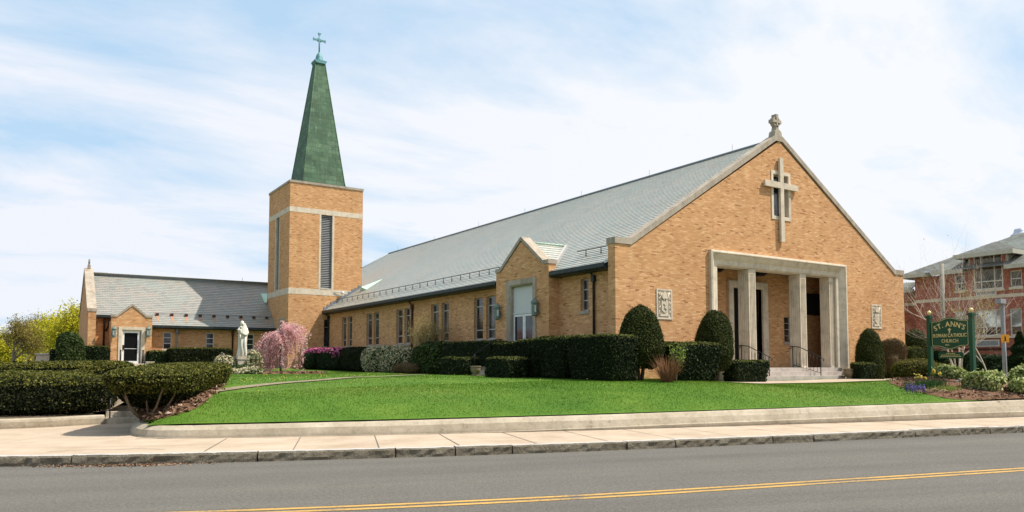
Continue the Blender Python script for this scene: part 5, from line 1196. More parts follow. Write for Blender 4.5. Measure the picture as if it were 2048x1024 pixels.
# arms, sleeve and veil edge in the same figure
mb.tube([SP(.15, -.02, .79), SP(.20, -.10, .66), SP(.10, -.20, .60), SP(-.06, -.22, .63)], [.075 * k9s, .075 * k9s, .065 * k9s, .04 * k9s], 10)
mb.tube([SP(-.15, -.02, .78), SP(-.20, -.10, .68), SP(-.14, -.20, .655)], [.07 * k9s, .062 * k9s, .04 * k9s], 10)
mb.tube([SP(.09, .05, .93), SP(.13, .04, .86), SP(.17, .0, .76), SP(.19, -.03, .6), SP(.16, -.05, .45)], [.03 * k9s, .05 * k9s, .06 * k9s, .05 * k9s, .02 * k9s], 8)
mb.tube([SP(.10, -.14, .58), SP(.06, -.19, .4), SP(.09, -.18, .2), SP(.05, -.19, .03)], [.05 * k9s, .045 * k9s, .05 * k9s, .055 * k9s], 8)
mb.tube([SP(-.06, -.15, .5), SP(-.08, -.18, .3), SP(-.06, -.18, .04)], [.03 * k9s, .04 * k9s, .05 * k9s], 8)
mb.lathe(SP(-.035, -.10, .895), [(.01, -.06), (.05, -.04), (.062, 0), (.058, .05), (.02, .09)], 12, sx=.9, sy=.8); mb.tube([SP(-.035, -.145, .915), SP(-.035, -.175, .895)], [.012, .014], 6)
mb.build('figure', 'statue_stone', ST)
mb = MB(); mb.tube([SP(-.13, -.17, .60), SP(-.135, -.19, .68), SP(-.13, -.18, .755), SP(-.13, -.18, .775)], [.06, .075, .06, .03], 12); mb.lathe(SP(-.13, -.19, .80), [(.02, -.06), (.05, -.04), (.062, .01), (.05, .055), (.01, .075)], 12)
mb.tube([SP(-.15, -.2, .745), SP(-.25, -.24, .725), SP(-.34, -.26, .745)], [.03, .024, .014], 8); mb.tube([SP(-.1, -.2, .74), SP(-.02, -.2, .76)], [.028, .02], 8); mb.tube([SP(-.15, -.19, .61), SP(-.17, -.24, .53), SP(-.16, -.24, .47)], [.04, .03, .02], 8)
mb.build('child', 'statue_stone', ST)

def px_shrub(label, pxa, pxb, ytop, D, mat, n, size, cat='shrub', name='flowering_shrub', depth=None, e1=.75, e2=.9, lump=.14, taper=0, core='yew_leaf', zg=None, **k):
    a, b = atD(pxa, ytop, D), atD(pxb, ytop, D); c = (a + b) / 2; zt = c[2]; zg = (H(c[0], c[1]) - .06) if zg is None else zg; h = (zt - zg) / 2; w_ = np.linalg.norm((b - a)[:2]) / 2
    return shrub(name, label, cat, (c[0], c[1], zg + h), (w_, depth or w_ * .8, h), n, size, mat, -YAW, e1, e2, taper, lump=lump, core=core, **k)
px_shrub('cream flowering shrub left of the statue pedestal', 432, 474, 711, 36.6, 'pieris_flower', 5000, .075, depth=.6)
px_shrub('cream flowering shrub right of the statue pedestal', 492, 518, 709, 36.8, 'pieris_flower', 4000, .075, depth=.5)
px_shrub('low pale leaved plant spreading at the foot of the statue', 434, 522, 737, 35.0, 'pieris_flower', 6000, .06, depth=.5, e1=.8, name='ground_plant', core='brown_leaf')
px_shrub('small dark leaved plant directly below the pedestal', 464, 496, 731, 35.8, 'rhododendron_leaf', 1500, .07, depth=.3, name='ground_plant')
# weeping cherry
cb = atD(552, 735, 38.0); zg = H(cb[0], cb[1]); CT = thing('weeping_cherry', 'small weeping cherry covered in pink blossom before the tower', 'tree', (cb[0], cb[1], zg)); rs = random.Random(21)
mb = MB(); top = Vector((cb[0] + .15, cb[1], zg + 1.75)); mb.tube([(cb[0] + .25, cb[1], zg - .05), (cb[0] + .2, cb[1] + .03, zg + .9), top], [.06, .05, .045], 8); mb.build('trunk', 'grey_bark', CT)
mb = MB(); mb.tube([(cb[0] - .3, cb[1] - .2, zg - .05), (cb[0] - .28, cb[1] - .2, zg + .8)], .018, 5); mb.build('support_stake', 'pale_bark', CT)
mb = MB(); BL = []
rt = Vector(_r); fw_ = Vector((-_r[1], _r[0], 0))
for i in range(185):
    a = rs.uniform(0, 6.28); side = math.cos(a); L = rs.uniform(.5, 1.1)
    rad = (1.05 if side < 0 else 1.45) * rs.uniform(.35, 1.0); hi = rs.uniform(.05, .35) + (rs.uniform(.3, 1.15) if side > .35 else .15 * rs.random())
    if side > .35 and rs.random() < .45: continue
    out = rt * math.cos(a) + fw_ * math.sin(a) * .75
    s = top + Vector((0, 0, rs.uniform(-.3, .1))); e1_ = s + out * rad * .55 + Vector((0, 0, hi)); e2_ = s + out * rad + Vector((0, 0, hi * .55)); z_end = zg + ((rs.uniform(.15, .7) if rs.random() < .75 else rs.uniform(.8, 1.6)) if side < .35 else (rs.uniform(.2, .8) if rs.random() < .35 else rs.uniform(1.1, 2.1))); e3 = Vector((e2_.x + out.x * .1, e2_.y + out.y * .1, min(e2_.z - .1, z_end)))
    pts = []
    for q in range(13):
        u = q / 12; pts.append(s * (1 - u) ** 3 + e1_ * 3 * u * (1 - u) ** 2 + e2_ * 3 * u * u * (1 - u) + e3 * u ** 3)
    mb.tube(pts, [.014 * (1 - .8 * q / 12) + .002 for q in range(13)], 4, caps=False)
    for q in range(3, 13):
        for _ in range(16 if rs.random() < .85 else 4): BL.append(pts[q] + Vector((rs.gauss(0, .045), rs.gauss(0, .045), rs.gauss(0, .07))))
mb.build('branches', 'grey_bark', CT); P = np.array([tuple(q) for q in BL]); card_mesh('blossom', P, RNG.normal(0, 1, P.shape), .05, 'cherry_blossom', CT, aspect=1.2)
# shrubs along the nave wall (X just off the wall)
def nave_shrub(label, pxa, pxb, ytop, X, mat, n, size, name='shrub', depth=.55, cat='shrub', **k):
    a, b = atX(pxa, ytop, X), atX(pxb, ytop, X); cy = (a[1] + b[1]) / 2; hl_ = abs(a[1] - b[1]) / 2; zt = (a[2] + b[2]) / 2; zg = k.pop('zg', H(X, cy) - .05); h = (zt - zg) / 2
    return shrub(name, label, cat, (X, cy, zg + h), (depth, hl_, h), n, size, mat, 0, **k)
topf = lambda P, N, c, abc: (N[:, 2] > .25)
nave_shrub('low dark azalea with a magenta flowering top at the foot of the tower', 622, 690, 697, -1.2, 'box_leaf', 9000, .055, 'azalea', .8, e1=.4, e2=.5, lump=.08, seed=31, extra=[('blossom', 'magenta_flower', 2600, .075, lambda P, N, c, abc: (N[:, 2] > .1) & (P[:, 2] > c[2] + .12))])
nave_shrub('small dark shrub left of the magenta azalea beside the cherry', 612, 634, 706, -1.9, 'box_leaf', 2500, .06, 'shrub', .5, e1=.7, e2=.8)
nave_shrub('rounded green azalea not yet in flower right of the magenta one', 690, 742, 695, -.9, 'yew_leaf', 9000, .05, 'azalea', .7, e1=.5, e2=.6, lump=.1, seed=33)
nave_shrub('big drooping shrub covered with cream flower clusters before the nave wall', 736, 826, 693, -1.0, 'pieris_flower', 11000, .075, 'flowering_shrub', .8, e1=.6, e2=.7, lump=.14, core='yew_leaf')
nave_shrub('low reddish brown twiggy shrub in front of the cream flowering one', 790, 836, 726, -1.9, 'brown_leaf', 3500, .04, 'shrub', .4, e1=.7, e2=.8)
nave_shrub('dark glossy rhododendron left of the side entrance hedges', 838, 905, 688, -1.1, 'rhododendron_leaf', 10000, .085, 'rhododendron', .7, e1=.5, e2=.6, lump=.12, core='box_leaf')
p = atX(858, 640, -.9); zg = H(-.9, p[1])
tree('bare_shrub', 'bare olive brown twiggy shrub with fine branches before the nave windows', 'shrub', (-1.0, p[1], zg), 3.3, 'twig_bark', 'bud_leaf', 5200, .038, .09, tl=1, levels=4, spread=.5, r0=.05, kids=3, bend=.12, trunk_frac=.33, seed=5, ntrunk=6, upb=.5)
# side entrance hedges
nave_shrub('dark clipped hedge left of the side entrance steps', 897, 1003, 685, -1.15, 'box_leaf', 16000, .045, 'clipped_hedge', .55, cat='hedge', e1=.16, e2=.16, lump=.03)
nave_shrub('middle sized dark clipped hedge right of the side door', 1006, 1050, 687, -1.3, 'box_leaf', 12000, .045, 'clipped_hedge', .6, cat='hedge', e1=.16, e2=.2, taper=-.1, lump=.03)
nave_shrub('first of three tall clipped yews in the row before the gutter pipe, the leftmost', 1052, 1098, 681, -1.45, 'box_leaf', 13000, .04, 'clipped_yew', .68, cat='hedge', e1=.2, e2=.3, taper=-.15, lump=.03)
nave_shrub('middle one of three tall clipped yews in the row before the gutter pipe', 1096, 1160, 676, -1.5, 'box_leaf', 18000, .04, 'clipped_yew', .75, cat='hedge', e1=.2, e2=.3, taper=-.22, lump=.03)
nave_shrub('widest clipped yew block at the right end of the row beside the facade corner', 1163, 1253, 673, -1.55, 'box_leaf', 26000, .038, 'clipped_yew', .78, cat='hedge', e1=.16, e2=.3, taper=-.1, lump=.03)
nave_shrub('low dark box hedge left of the side steps behind the left urn', 897, 942, 716, -2.6, 'box_leaf', 4500, .05, 'clipped_hedge', .45, cat='hedge', e1=.16, e2=.2)
nave_shrub('low box hedge with lighter top right of the side steps', 990, 1036, 717, -2.7, 'box_leaf', 5000, .05, 'clipped_hedge', .5, cat='hedge', e1=.16, e2=.2)
def urn(p, s, label):
    t = thing('stone_urn', label, 'urn', (p[0], p[1], H(p[0], p[1])), 0, None); m = MB(); z = H(p[0], p[1])
    m.lathe((p[0], p[1], z), [(r_ * s, h_ * s) for r_, h_ in ((.17, 0), (.18, .04), (.12, .08), (.20, .16), (.27, .28), (.29, .40), (.27, .46), (.31, .50), (.31, .55), (.26, .55), (.24, .45))], 20); m.build('bowl', 'urn_stone', t)
    m = MB(); m.lathe((p[0], p[1], z + .44 * s), [(.235 * s, 0), (.22 * s, .03), (.05, .05)], 12); m.build('soil', 'soil', t)
urn(atX(951, 748, -2.9), .72, 'weathered round stone urn left of the side steps'); urn(atX(987, 748, -2.9), .72, 'weathered round stone urn right of the side steps')
urn(atY(1699, 750, -1.3), .85, 'wide stone urn at the right end of the front steps')
yc = atX(968, 740, -2.0)[1]; mb = MB()
for i in range(3): mb.box(-2.6 + .38 * i, -.2 if i == 2 else -2.6 + .38 * (i + 1) - .001, yc - .75, yc + .75, 1.0, 1.30 + .15 * i)
tag(mb.build('side_steps', 'old_concrete'), 'concrete steps to the side door between two low hedges', 'steps')
a = (-2.3, yc); rail('slanting thin black handrail in the middle of the side steps', [(-2.5, yc, 2.1), (-1.4, yc, 2.75), (-1.1, yc, 2.75)], [(-2.45, yc, 1.3, 2.12), (-1.2, yc, 1.6, 2.75)], .02)
# front handrails
for lab, px in (('black iron handrail with curled end left on the front steps', 1512), ('black iron handrail with curled end right on the front steps', 1615)):
    x = atY(px + 12, 720, -.6)[0]; t = thing('handrail', lab, 'handrail', (x, -.6, 1.2), 0, 'handrails on the front steps'); m = MB()
    cur = [(x, .62, 2.42), (x, .55, 2.38), (x, .52, 2.45), (x, .58, 2.50), (x, .5, 2.50), (x, .1, 2.46), (x, -1.0, 1.98), (x, -1.12, 1.90), (x, -1.08, 1.84)]; m.tube(cur, .018, 6); m.build('rail', 'iron_black', t)
    for y, z0, z1 in ((.45, ZF, 2.48), (-.95, 1.2, 1.98)): m = MB(); m.tube([(x, y, z0), (x, y, z1)], .02, 6); m.build('post', 'iron_black', t)
    m = MB(); m.tube([(x, .45, ZF + .12), (x, -.95, 1.33)], .013, 5)
    for k_ in range(1, 8): y = .45 - 1.4 * k_ / 8; zb = ZF + .12 - .34 * k_ / 8; m.tube([(x, y, zb), (x, y, zb + .68)], .009, 4)
    m.build('baluster', 'iron_black', t)
# topiaries and shrubs before the facade
def fac(label, pxa, pxb, ytop, Y, mat, n, size, depth, name='topiary', cat='shrub', zb=None, **k):
    a, b = atY(pxa, ytop, Y), atY(pxb, ytop, Y); cx = (a[0] + b[0]) / 2; w_ = (b[0] - a[0]) / 2 * .92; zt = (a[2] + b[2]) / 2; g = H(cx, Y); zb = (g - .04) if zb is None else g + zb; h = (zt - zb) / 2
    st = k.pop('st', None); 
    if st: k['stems'] = (g, *st)
    return shrub(name, label, cat, (cx, Y, zb + h), (w_, depth, h), n, size, mat, 0, **k)
def topi(label, pxa, pxb, ytop, ybot, Y, n, seed, sz=.045, tap=.28, stem=True):
    a, b = atY(pxa, ytop, Y), atY(pxb, ytop, Y); cx = (a[0] + b[0]) / 2; L_ = np.linalg.norm((b - a)[:2]); r_ = (pxb - pxa) / 2 / FPX * float(np.dot((a + b) / 2 - C0, _f)) * 1.0; zt = (a[2] + b[2]) / 2; g = H(cx, Y); t = thing('topiary', label, 'shrub', (cx, Y, g), 0, 'rounded topiary yews before the facade')
    zb = g + (.42 if stem else 0.0); rs = random.Random(seed); V = []; nu, nv = 30, 22; ph = [rs.uniform(0, 6) for _ in range(6)]
    for j in range(nv + 1):
        u = j / nv; z = zb + (zt - zb) * u
        rr = r_ * (1 - max(0, (u - .30) / .70) ** 2.3) ** .56 * (1 if not stem else (0.62 + .38 * min(1, u / .28) ** .7)); 
        if j in (0,): rr *= .8
        for i in range(nu):
            a_ = 2 * math.pi * i / nu; w_ = 1 + .045 * math.sin(3 * a_ + ph[0] + 4 * u) + .03 * math.sin(5 * a_ + ph[1] - 6 * u) + .03 * math.sin(9 * u + ph[2] + a_); V.append((cx + rr * w_ * math.cos(a_), Y + rr * w_ * math.sin(a_), z + .03 * math.sin(2 * a_ + ph[3])))
    V = np.array(V); F = [[j * nu + i, j * nu + (i + 1) % nu, (j + 1) * nu + (i + 1) % nu, (j + 1) * nu + i] for j in range(nv) for i in range(nu)]
    P, N = scatter(V, F, n, .09); s2_ = RNG.random(n) < .03; P[s2_] += N[s2_] * RNG.uniform(.02, .10, (int(s2_.sum()), 1)); f = card_mesh('foliage', P, N, sz, 'topiary_leaf', t, up=.2)
    cc = np.array([cx, Y, (zb + zt) / 2]); me = bpy.data.meshes.new('inner_growth'); me.from_pydata([tuple(p) for p in (cc + (V - cc) * .9 - np.array(t.location))], [], F); me.materials.append(M['box_leaf']); new_obj('inner_growth', me, f)
    m = MB()
    for i in range(4):
        a_ = i * 1.6 + seed; m.tube([(cx + .05 * math.cos(a_), Y + .05 * math.sin(a_), g - .05), (cx + .12 * math.cos(a_), Y + .12 * math.sin(a_), g + .4), (cx + .3 * math.cos(a_), Y + .3 * math.sin(a_), g + 1.0)], [.06, .05, .03], 6)
    m.build('stem', 'bark', t); return t
topi('tallest dome topiary yew on short trunks at the left facade corner', 1236, 1322, 611, 752, -1.7, 34000, 41, sz=.036)
topi('tall dome topiary yew just left of the portico', 1391, 1464, 621, 752, -1.5, 32000, 43, sz=.036)
topi('dome topiary yew with thin patches right of the portico urn', 1711, 1763, 657, 750, -1.2, 20000, 45, sz=.036, stem=False)
topi('dome topiary yew beyond the right facade corner behind the sign', 1802, 1855, 658, 730, 1.2, 16000, 47, sz=.038)
fac('dark clipped yew block with flared sides between the two left topiaries', 1322, 1431, 687, -2.0, 'box_leaf', 15000, .048, .6, 'clipped_yew', 'hedge', e1=.3, e2=.35, taper=-.22, lump=.04)
fac('low clipped box hedge left of the front steps', 1452, 1528, 723, -1.9, 'box_leaf', 8000, .045, .4, 'clipped_hedge', 'hedge', e1=.2, e2=.3, taper=-.1, lump=.03)
fac('small low box hedge right of the front steps', 1710, 1742, 728, -1.7, 'box_leaf', 5000, .045, .3, 'clipped_hedge', 'hedge', e1=.2, e2=.3, taper=-.1, lump=.03)
fac('brown twiggy half bare shrub before the right end of the facade', 1766, 1802, 679, -.7, 'brown_leaf', 9000, .035, .5, 'shrub', 'shrub', e1=.6, e2=.8, lump=.1, core='brown_leaf')
fac('square clipped box at the right facade corner', 1804, 1832, 696, .2, 'topiary_leaf', 4000, .045, .5, 'clipped_hedge', 'hedge', e1=.2, e2=.3, lump=.03)
fac('small dark clipped hedge seen between the sign posts', 1862, 1882, 702, 1.0, 'box_leaf', 2500, .05, .5, 'clipped_hedge', 'hedge', e1=.25, e2=.3, lump=.03)
# dry grass clump
g0 = atY(1335, 750, -2.9); gz = H(g0[0], g0[1]); mb = MB(); rs = random.Random(9); t = thing('ornamental_grass', 'dry reddish grass clump in front of the clipped yew', 'grass clump', (g0[0], g0[1], gz))
for i in range(420):
    a = rs.uniform(0, 6.28); l = rs.uniform(.4, 1.0); o_ = rs.uniform(.1, .62); b0 = Vector((g0[0] + .16 * math.cos(a), g0[1] + .16 * math.sin(a), gz)); tp = b0 + Vector((o_ * math.cos(a), o_ * math.sin(a), l)); mid = b0.lerp(tp, .5) + Vector((0, 0, .12)); s_ = Vector((-math.sin(a), math.cos(a), 0)) * .006; mb.face([b0 - s_, b0 + s_, mid + s_, mid - s_]); mb.face([mid - s_, mid + s_, tp])
mb.build('blades', 'dry_grass', t)
q = atY(1352, 700, -2.7); tree('young_sapling', 'young sapling with a few bright green leaves in front of the clipped yew', 'plant', (q[0], -2.7, H(q[0], -2.7)), 1.3, 'grey_bark', 'bright_leaf', 260, .05, .07, levels=2, spread=.35, r0=.015, kids=2, trunk_frac=.5, seed=3, ntrunk=3, upb=.5)

# ------------------------------------------------------------------ church sign
pa, pb = atD(1860.5, 700, 26.3), atD(1945, 700, 24.9); zgA = 1.14; SG = thing('church_sign', 'dark green double post church sign with gold lettering in the corner flower bed', 'sign', ((pa[0] + pb[0]) / 2, (pa[1] + pb[1]) / 2, 1.05))
ax_ = Vector((pb[0] - pa[0], pb[1] - pa[1], 0)); SW = ax_.length; ax_.normalize(); nb = Vector((ax_.y, -ax_.x, 0))
if nb.dot(Vector((CAM[0] - pa[0], CAM[1] - pa[1], 0))) < 0: nb = -nb
ztA = atD(1860, 636, 26.3)[2]; ztB = atD(1945, 631, 24.9)[2]; zt_ = (ztA + ztB) / 2
for p in (pa, pb):
    m = MB(); m.box(-.065, .065, -.065, .065, 0, zt_ - .95); m.box(-.085, .085, -.085, .085, zt_ - .95, zt_ - .93); m.box(-.105, .105, -.105, .105, zt_ - .93, zt_ - .89); m.box(-.075, .075, -.075, .075, zt_ - .89, zt_ - .86)
    o = m.build('post', 'sign_green', SG, world=False); o.location = Vector((p[0], p[1], .95)) - SG.location; o.rotation_euler = (0, 0, math.atan2(ax_.y, ax_.x))
    m = MB(); m.lathe((0, 0, zt_ - .86), [(.025, 0), (.03, .03), (.058, .06), (.068, .10), (.05, .145), (.015, .165)], 14); m.build('finial', 'gold_leaf', o, world=False)
zp1 = atD(1903, 634, 25.6)[2]; zp0 = atD(1903, 699, 25.6)[2]; PH = zp1 - zp0; PW = SW - .15
def sp_(u, v, o=0): q = Vector((pa[0], pa[1], 0)) + ax_ * (SW / 2 + u) + nb * o; return (q.x, q.y, zp0 + v)
out = []; W2 = PW / 2
for i in range(25):
    u = -W2 + PW * i / 24; s_ = abs(u) / W2; out.append((u, PH - (.105 * PH) * (0.5 - .5 * math.cos(math.pi * min(1, s_ / .72)))))
bot = []
for i in range(25):
    u = W2 - PW * i / 24; s_ = abs(u) / W2; bot.append((u, (.10 * PH) * (0.5 - .5 * math.cos(math.pi * min(1, s_ / .72)))))
def notch(L, sgn):  # small scooped corners
    return [(u * (1 if abs(u) < W2 * .97 else .985), v + (sgn * .035 if abs(u) > W2 * .97 else 0)) for u, v in L]
shape = notch(out, -1) + notch(bot, 1)
def board(name, sh, o0, o1, mat, par):
    m = MB(); m.face([sp_(u, v, o1) for u, v in sh]); m.face([sp_(u, v, o0) for u, v in sh][::-1])
    for i in range(len(sh)): k_ = (i + 1) % len(sh); m.face([sp_(*sh[i], o0), sp_(*sh[k_], o0), sp_(*sh[k_], o1), sp_(*sh[i], o1)])
    return m.build(name, mat, par)
bo = board('board', shape, -.03, .03, 'sign_green', SG)
m = MB(); sc_ = lambda k_: [(u * (1 - k_ / W2), PH / 2 + (v - PH / 2) * (1 - k_ / (PH / 2))) for u, v in shape]
a_, b_ = sc_(.025), sc_(.038)
for i in range(len(a_)): k_ = (i + 1) % len(a_); m.face([sp_(*a_[i], .033), sp_(*a_[k_], .033), sp_(*b_[k_], .033), sp_(*b_[i], .033)])
m.build('gold_border', 'gold_leaf', bo)
board('lower_board', [(-.42, -.30), (.42, -.30), (.45, -.26), (.45, -.13), (.42, -.09), (-.42, -.09), (-.45, -.13), (-.45, -.26)], -.02, .02, 'sign_green', SG)
m = MB()
for r_, (a0, a1) in enumerate(((-.16, .16), (-.34, .34), (-.38, .38))):
    u = a0
    while u < a1: w__ = .03 + .02 * ((int(u * 97) + r_) % 3); z = -.145 - .052 * r_; m.face([sp_(u, z, .024), sp_(u + w__, z, .024), sp_(u + w__, z + .022, .024), sp_(u, z + .022, .024)]); u += w__ + .018
m.build('small_lettering', 'gold_leaf', SG)
def serif_text(name, s, size, cu, cv, par, arc=0.0, space=1.0, bold=.012, sx=1.0, width=None):
    """flat raised letters, each with small serifs"""
    cv_ = bpy.data.curves.new(name, 'FONT'); cv_.size = size; cv_.extrude = .004; cv_.offset = bold; V, F = [], []
    widths = []
    meshes = []
    for ch in s:
        if ch == ' ': meshes.append(None); widths.append(size * .30); continue
        cv_.body = ch; ob = bpy.data.objects.new('tmp', cv_); col.objects.link(ob); bpy.context.view_layer.update(); me = bpy.data.meshes.new_from_object(ob); bpy.data.objects.remove(ob)
        vs = np.array([tuple(v.co) for v in me.vertices]); fs = [list(p.vertices) for p in me.polygons]; x0, x1 = vs[:, 0].min(), vs[:, 0].max(); vs[:, 0] -= x0
        bars = []; h = size * .69; sw = size * .11; sh_ = size * .05; w__ = x1 - x0
        def feet(xs, zs): 
            for x in xs:
                for z in zs: bars.append((x - sw, x + sw, z))
        if ch in 'AHMNR': feet({'A': [.02 * size, w__ - .02 * size], 'H': [.05 * size, w__ - .05 * size], 'M': [.05 * size, w__ - .05 * size], 'N': [.05 * size], 'R': [.05 * size, w__ - .03 * size]}[ch], [0])
        if ch in 'HNMRUI': feet({'H': [.05 * size, w__ - .05 * size], 'M': [.03 * size, w__ - .03 * size], 'N': [.03 * size, w__ - .05 * size], 'R': [.03 * size], 'U': [.05 * size, w__ - .05 * size], 'I': [w__ / 2]}[ch], [h - sh_])
        if ch in 'TI': feet([w__ / 2], [0])
        if ch == 'L': feet([.05 * size], [h - sh_])
        for x0b, x1b, zb in bars:
            n0 = len(vs); vs = np.vstack([vs, [(x0b, zb, .004), (x1b, zb, .004), (x1b, zb + sh_, .004), (x0b, zb + sh_, .004)]]); fs.append([n0, n0 + 1, n0 + 2, n0 + 3])
        vs[:, 0] *= sx; meshes.append((vs, fs)); widths.append(w__ * sx + size * .10 * space)
    tot = sum(widths)
    if width:
        q_ = width / tot; widths = [a_ * q_ for a_ in widths]; tot = width
        for mm in meshes:
            if mm: mm[0][:, 0] *= q_
    x = -tot / 2
    for mm, w__ in zip(meshes, widths):
        if mm:
            vs, fs = mm; n0 = len(V); xc = x + w__ / 2; rot = 0; dv = 0
            if arc: rot = -xc / arc; dv = arc * math.cos(xc / arc) - arc; xc = arc * math.sin(xc / arc)
            for vx_, vy_, vz_ in vs:
                lx, ly = vx_ - (w__ - size * .1 * space) / 2, vy_; u = cu + xc + lx * math.cos(rot) - ly * math.sin(rot); v = cv + dv + lx * math.sin(rot) + ly * math.cos(rot); V.append(sp_(u, v, .036 + vz_))
            F += [[i + n0 for i in f] for f in fs]
        x += w__
    m = MB(); m.v = V; m.f = F; return m.build(name, 'gold_leaf', par)
serif_text('lettering', "ST. ANN'S", PH * .22, 0, PH * .71, bo, arc=PW * .75, width=PW * .80, bold=.003)
serif_text('lettering', 'ROMAN CATHOLIC', PH * .150, 0, PH * .385, bo, width=PW * .88, bold=.003)
serif_text('lettering', 'CHURCH', PH * .150, 0, PH * .215, bo, width=PW * .45, bold=.001)
serif_text('lettering', 'EST.', PH * .075, -.08, PH * .115, bo, bold=.001)
m = MB(); cz_ = PH * .59
for u0, u1, v0, v1 in ((-.022, .022, -.085, .075), (-.058, -.023, .005, .045), (.023, .058, .005, .045)): m.face([sp_(u0, cz_ + v0, .036), sp_(u1, cz_ + v0, .036), sp_(u1, cz_ + v1, .036), sp_(u0, cz_ + v1, .036)])
m.build('gold_cross', 'gold_leaf', bo)
# ------------------------------------------------------------------ sign bed
bx_, by_ = 8.2, -8.3
o, c_ = bed('mulch_bed', [(4.2, -9.85), (6.6, -10.48), (10, -11.3), (14, -12.15), (19, -13.2), (19, -9.5), (13, -6.8), (9.0, -5.9), (6.4, -6.4), (5.0, -8.0)], .05); chips.append(c_)
P = np.vstack(chips); P = np.vstack([P + RNG.normal(0, .05, P.shape) * [1, 1, .1] for _ in range(6)]); tag(card_mesh('bark_chips', P, np.tile([0, 0, 1.0], (len(P), 1)), .05, 'mulch_chip', jitter=.5, aspect=2.2), kind='stuff')
def sb(label, pxa, pxb, ytop, D, mat, n, size, name='shrub', **k): return px_shrub(label, pxa, pxb, ytop, D, mat, n, size, name=name, **k)
sb('olive green mounded shrub with reddish tips left of the sign', 1790, 1866, 722, 27.2, 'olive_leaf', 12000, .035, depth=.75, e1=.75, lump=.1)
sb('low yellow green shrub between the sign posts, on the left', 1858, 1892, 732, 27.4, 'olive_leaf', 3500, .035, depth=.4)
sb('variegated shrub with pale yellow leaves directly under the sign board', 1884, 1938, 730, 25.9, 'variegated_leaf', 4200, .055, depth=.4, e1=1.0, lump=.34)
sb('large variegated yellow green shrub right of the sign', 1936, 2004, 744, 23.9, 'variegated_leaf', 5200, .062, depth=.42, e1=1.0, lump=.42, zg=.86)
sb('variegated shrub cut by the right edge of the photo', 2022, 2085, 746, 23.6, 'variegated_leaf', 5000, .062, depth=.42, e1=1.0, lump=.42, zg=.86)
rs = random.Random(77)
def flowers(name, label, px, py, D, n, petal, hgt, cat, spread=.10, group=None, size=.05):
    p = atD(px, py, D); g = H(p[0], p[1]) + .03; t = thing(name, label, cat, (p[0], p[1], g), 0, group); m = MB(); Q = []
    for i in range(n):
        x, y = p[0] + rs.gauss(0, spread), p[1] + rs.gauss(0, spread); h = hgt * rs.uniform(.8, 1.15); m.tube([(x, y, g), (x + rs.gauss(0, .02), y, g + h)], .006, 4)
        for _ in range(14): Q.append((x + rs.gauss(0, size * .35), y + rs.gauss(0, size * .35), g + h + rs.gauss(0, size * (.35 if petal != 'hyacinth_petal' else 1.2))))
    m.build('stalks', 'daffodil_leaf', t); Q = np.array(Q); card_mesh('petals', Q, RNG.normal(0, 1, Q.shape), size, petal, t, aspect=1.2)
for i, (px, D, n) in enumerate(((1834, 24.2, 3), (1842, 24.2, 3), (1849, 24.1, 2))): flowers('daffodil', ['leftmost yellow daffodils of the row before the olive shrub', 'middle yellow daffodils of the row before the olive shrub', 'rightmost yellow daffodils of the row before the olive shrub'][i], px, 757, D, n, 'daffodil_petal', .34, 'flower', .03, 'daffodils', .045)
flowers('daffodil', 'yellow daffodils at the foot of the left sign post', 1866, 752, 24.6, 3, 'daffodil_petal', .38, 'flower', .04, 'daffodils', .05)
flowers('daffodil', 'yellow daffodils between the two sign posts', 1880, 752, 24.4, 3, 'daffodil_petal', .38, 'flower', .04, 'daffodils', .05)
for i, px in enumerate((1816, 1824, 1832, 1840, 1846)): flowers('hyacinth', ['first', 'second', 'third', 'fourth', 'fifth'][i] + ' violet hyacinth from the left at the lawn edge of the sign bed', px, 773, 23.0 + .1 * (i % 2), 3, 'hyacinth_petal', .16, 'flower', .04, 'violet hyacinths', .045)
flowers('white_flower', 'small white flowers under the sign board', 1922, 755, 24.0, 6, 'white_petal', .25, 'flower', .1, None, .04)
def leafclump(label, px, D, w_, h, n=260, mat='daffodil_leaf'):
    p = atD(px, 765, D); g = H(p[0], p[1]); m = MB(); t = thing('bulb_foliage', label, 'plant', (p[0], p[1], g))
    for i in range(n):
        x, y = p[0] + rs.gauss(0, w_), p[1] + rs.gauss(0, w_ * .5); a = rs.uniform(0, 6.28); o_ = rs.uniform(.02, .12); b0 = Vector((x, y, g)); tp = b0 + Vector((o_ * math.cos(a), o_ * math.sin(a), h * rs.uniform(.6, 1.1))); s_ = Vector((-math.sin(a), math.cos(a), 0)) * .009; m.face([b0 - s_, b0 + s_, tp])
    m.build('blades', mat, t)
leafclump('dark green bulb leaves behind the violet hyacinths', 1838, 24.0, .35, .30, 500); leafclump('bulb leaves under the left sign post', 1868, 24.2, .28, .28, 420); leafclump('brighter green leaf tuft between the sign posts', 1895, 23.6, .3, .2, 400, 'bright_leaf')
m = MB(); p = atD(1872, 775, 23.0); g = H(p[0], p[1]) + .07
for i in range(9): a = rs.uniform(-.6, .6); q = Vector((p[0] + rs.gauss(0, .3), p[1] + rs.gauss(0, .25), g)); m.tube([q, q + Vector((math.cos(a) * .3, math.sin(a) * .3, .04 + rs.random() * .1)), q + Vector((math.cos(a) * .6, math.sin(a) * .6, .02))], .007, 4)
tag(m.build('fallen_twigs', 'twig_bark'), kind='stuff')
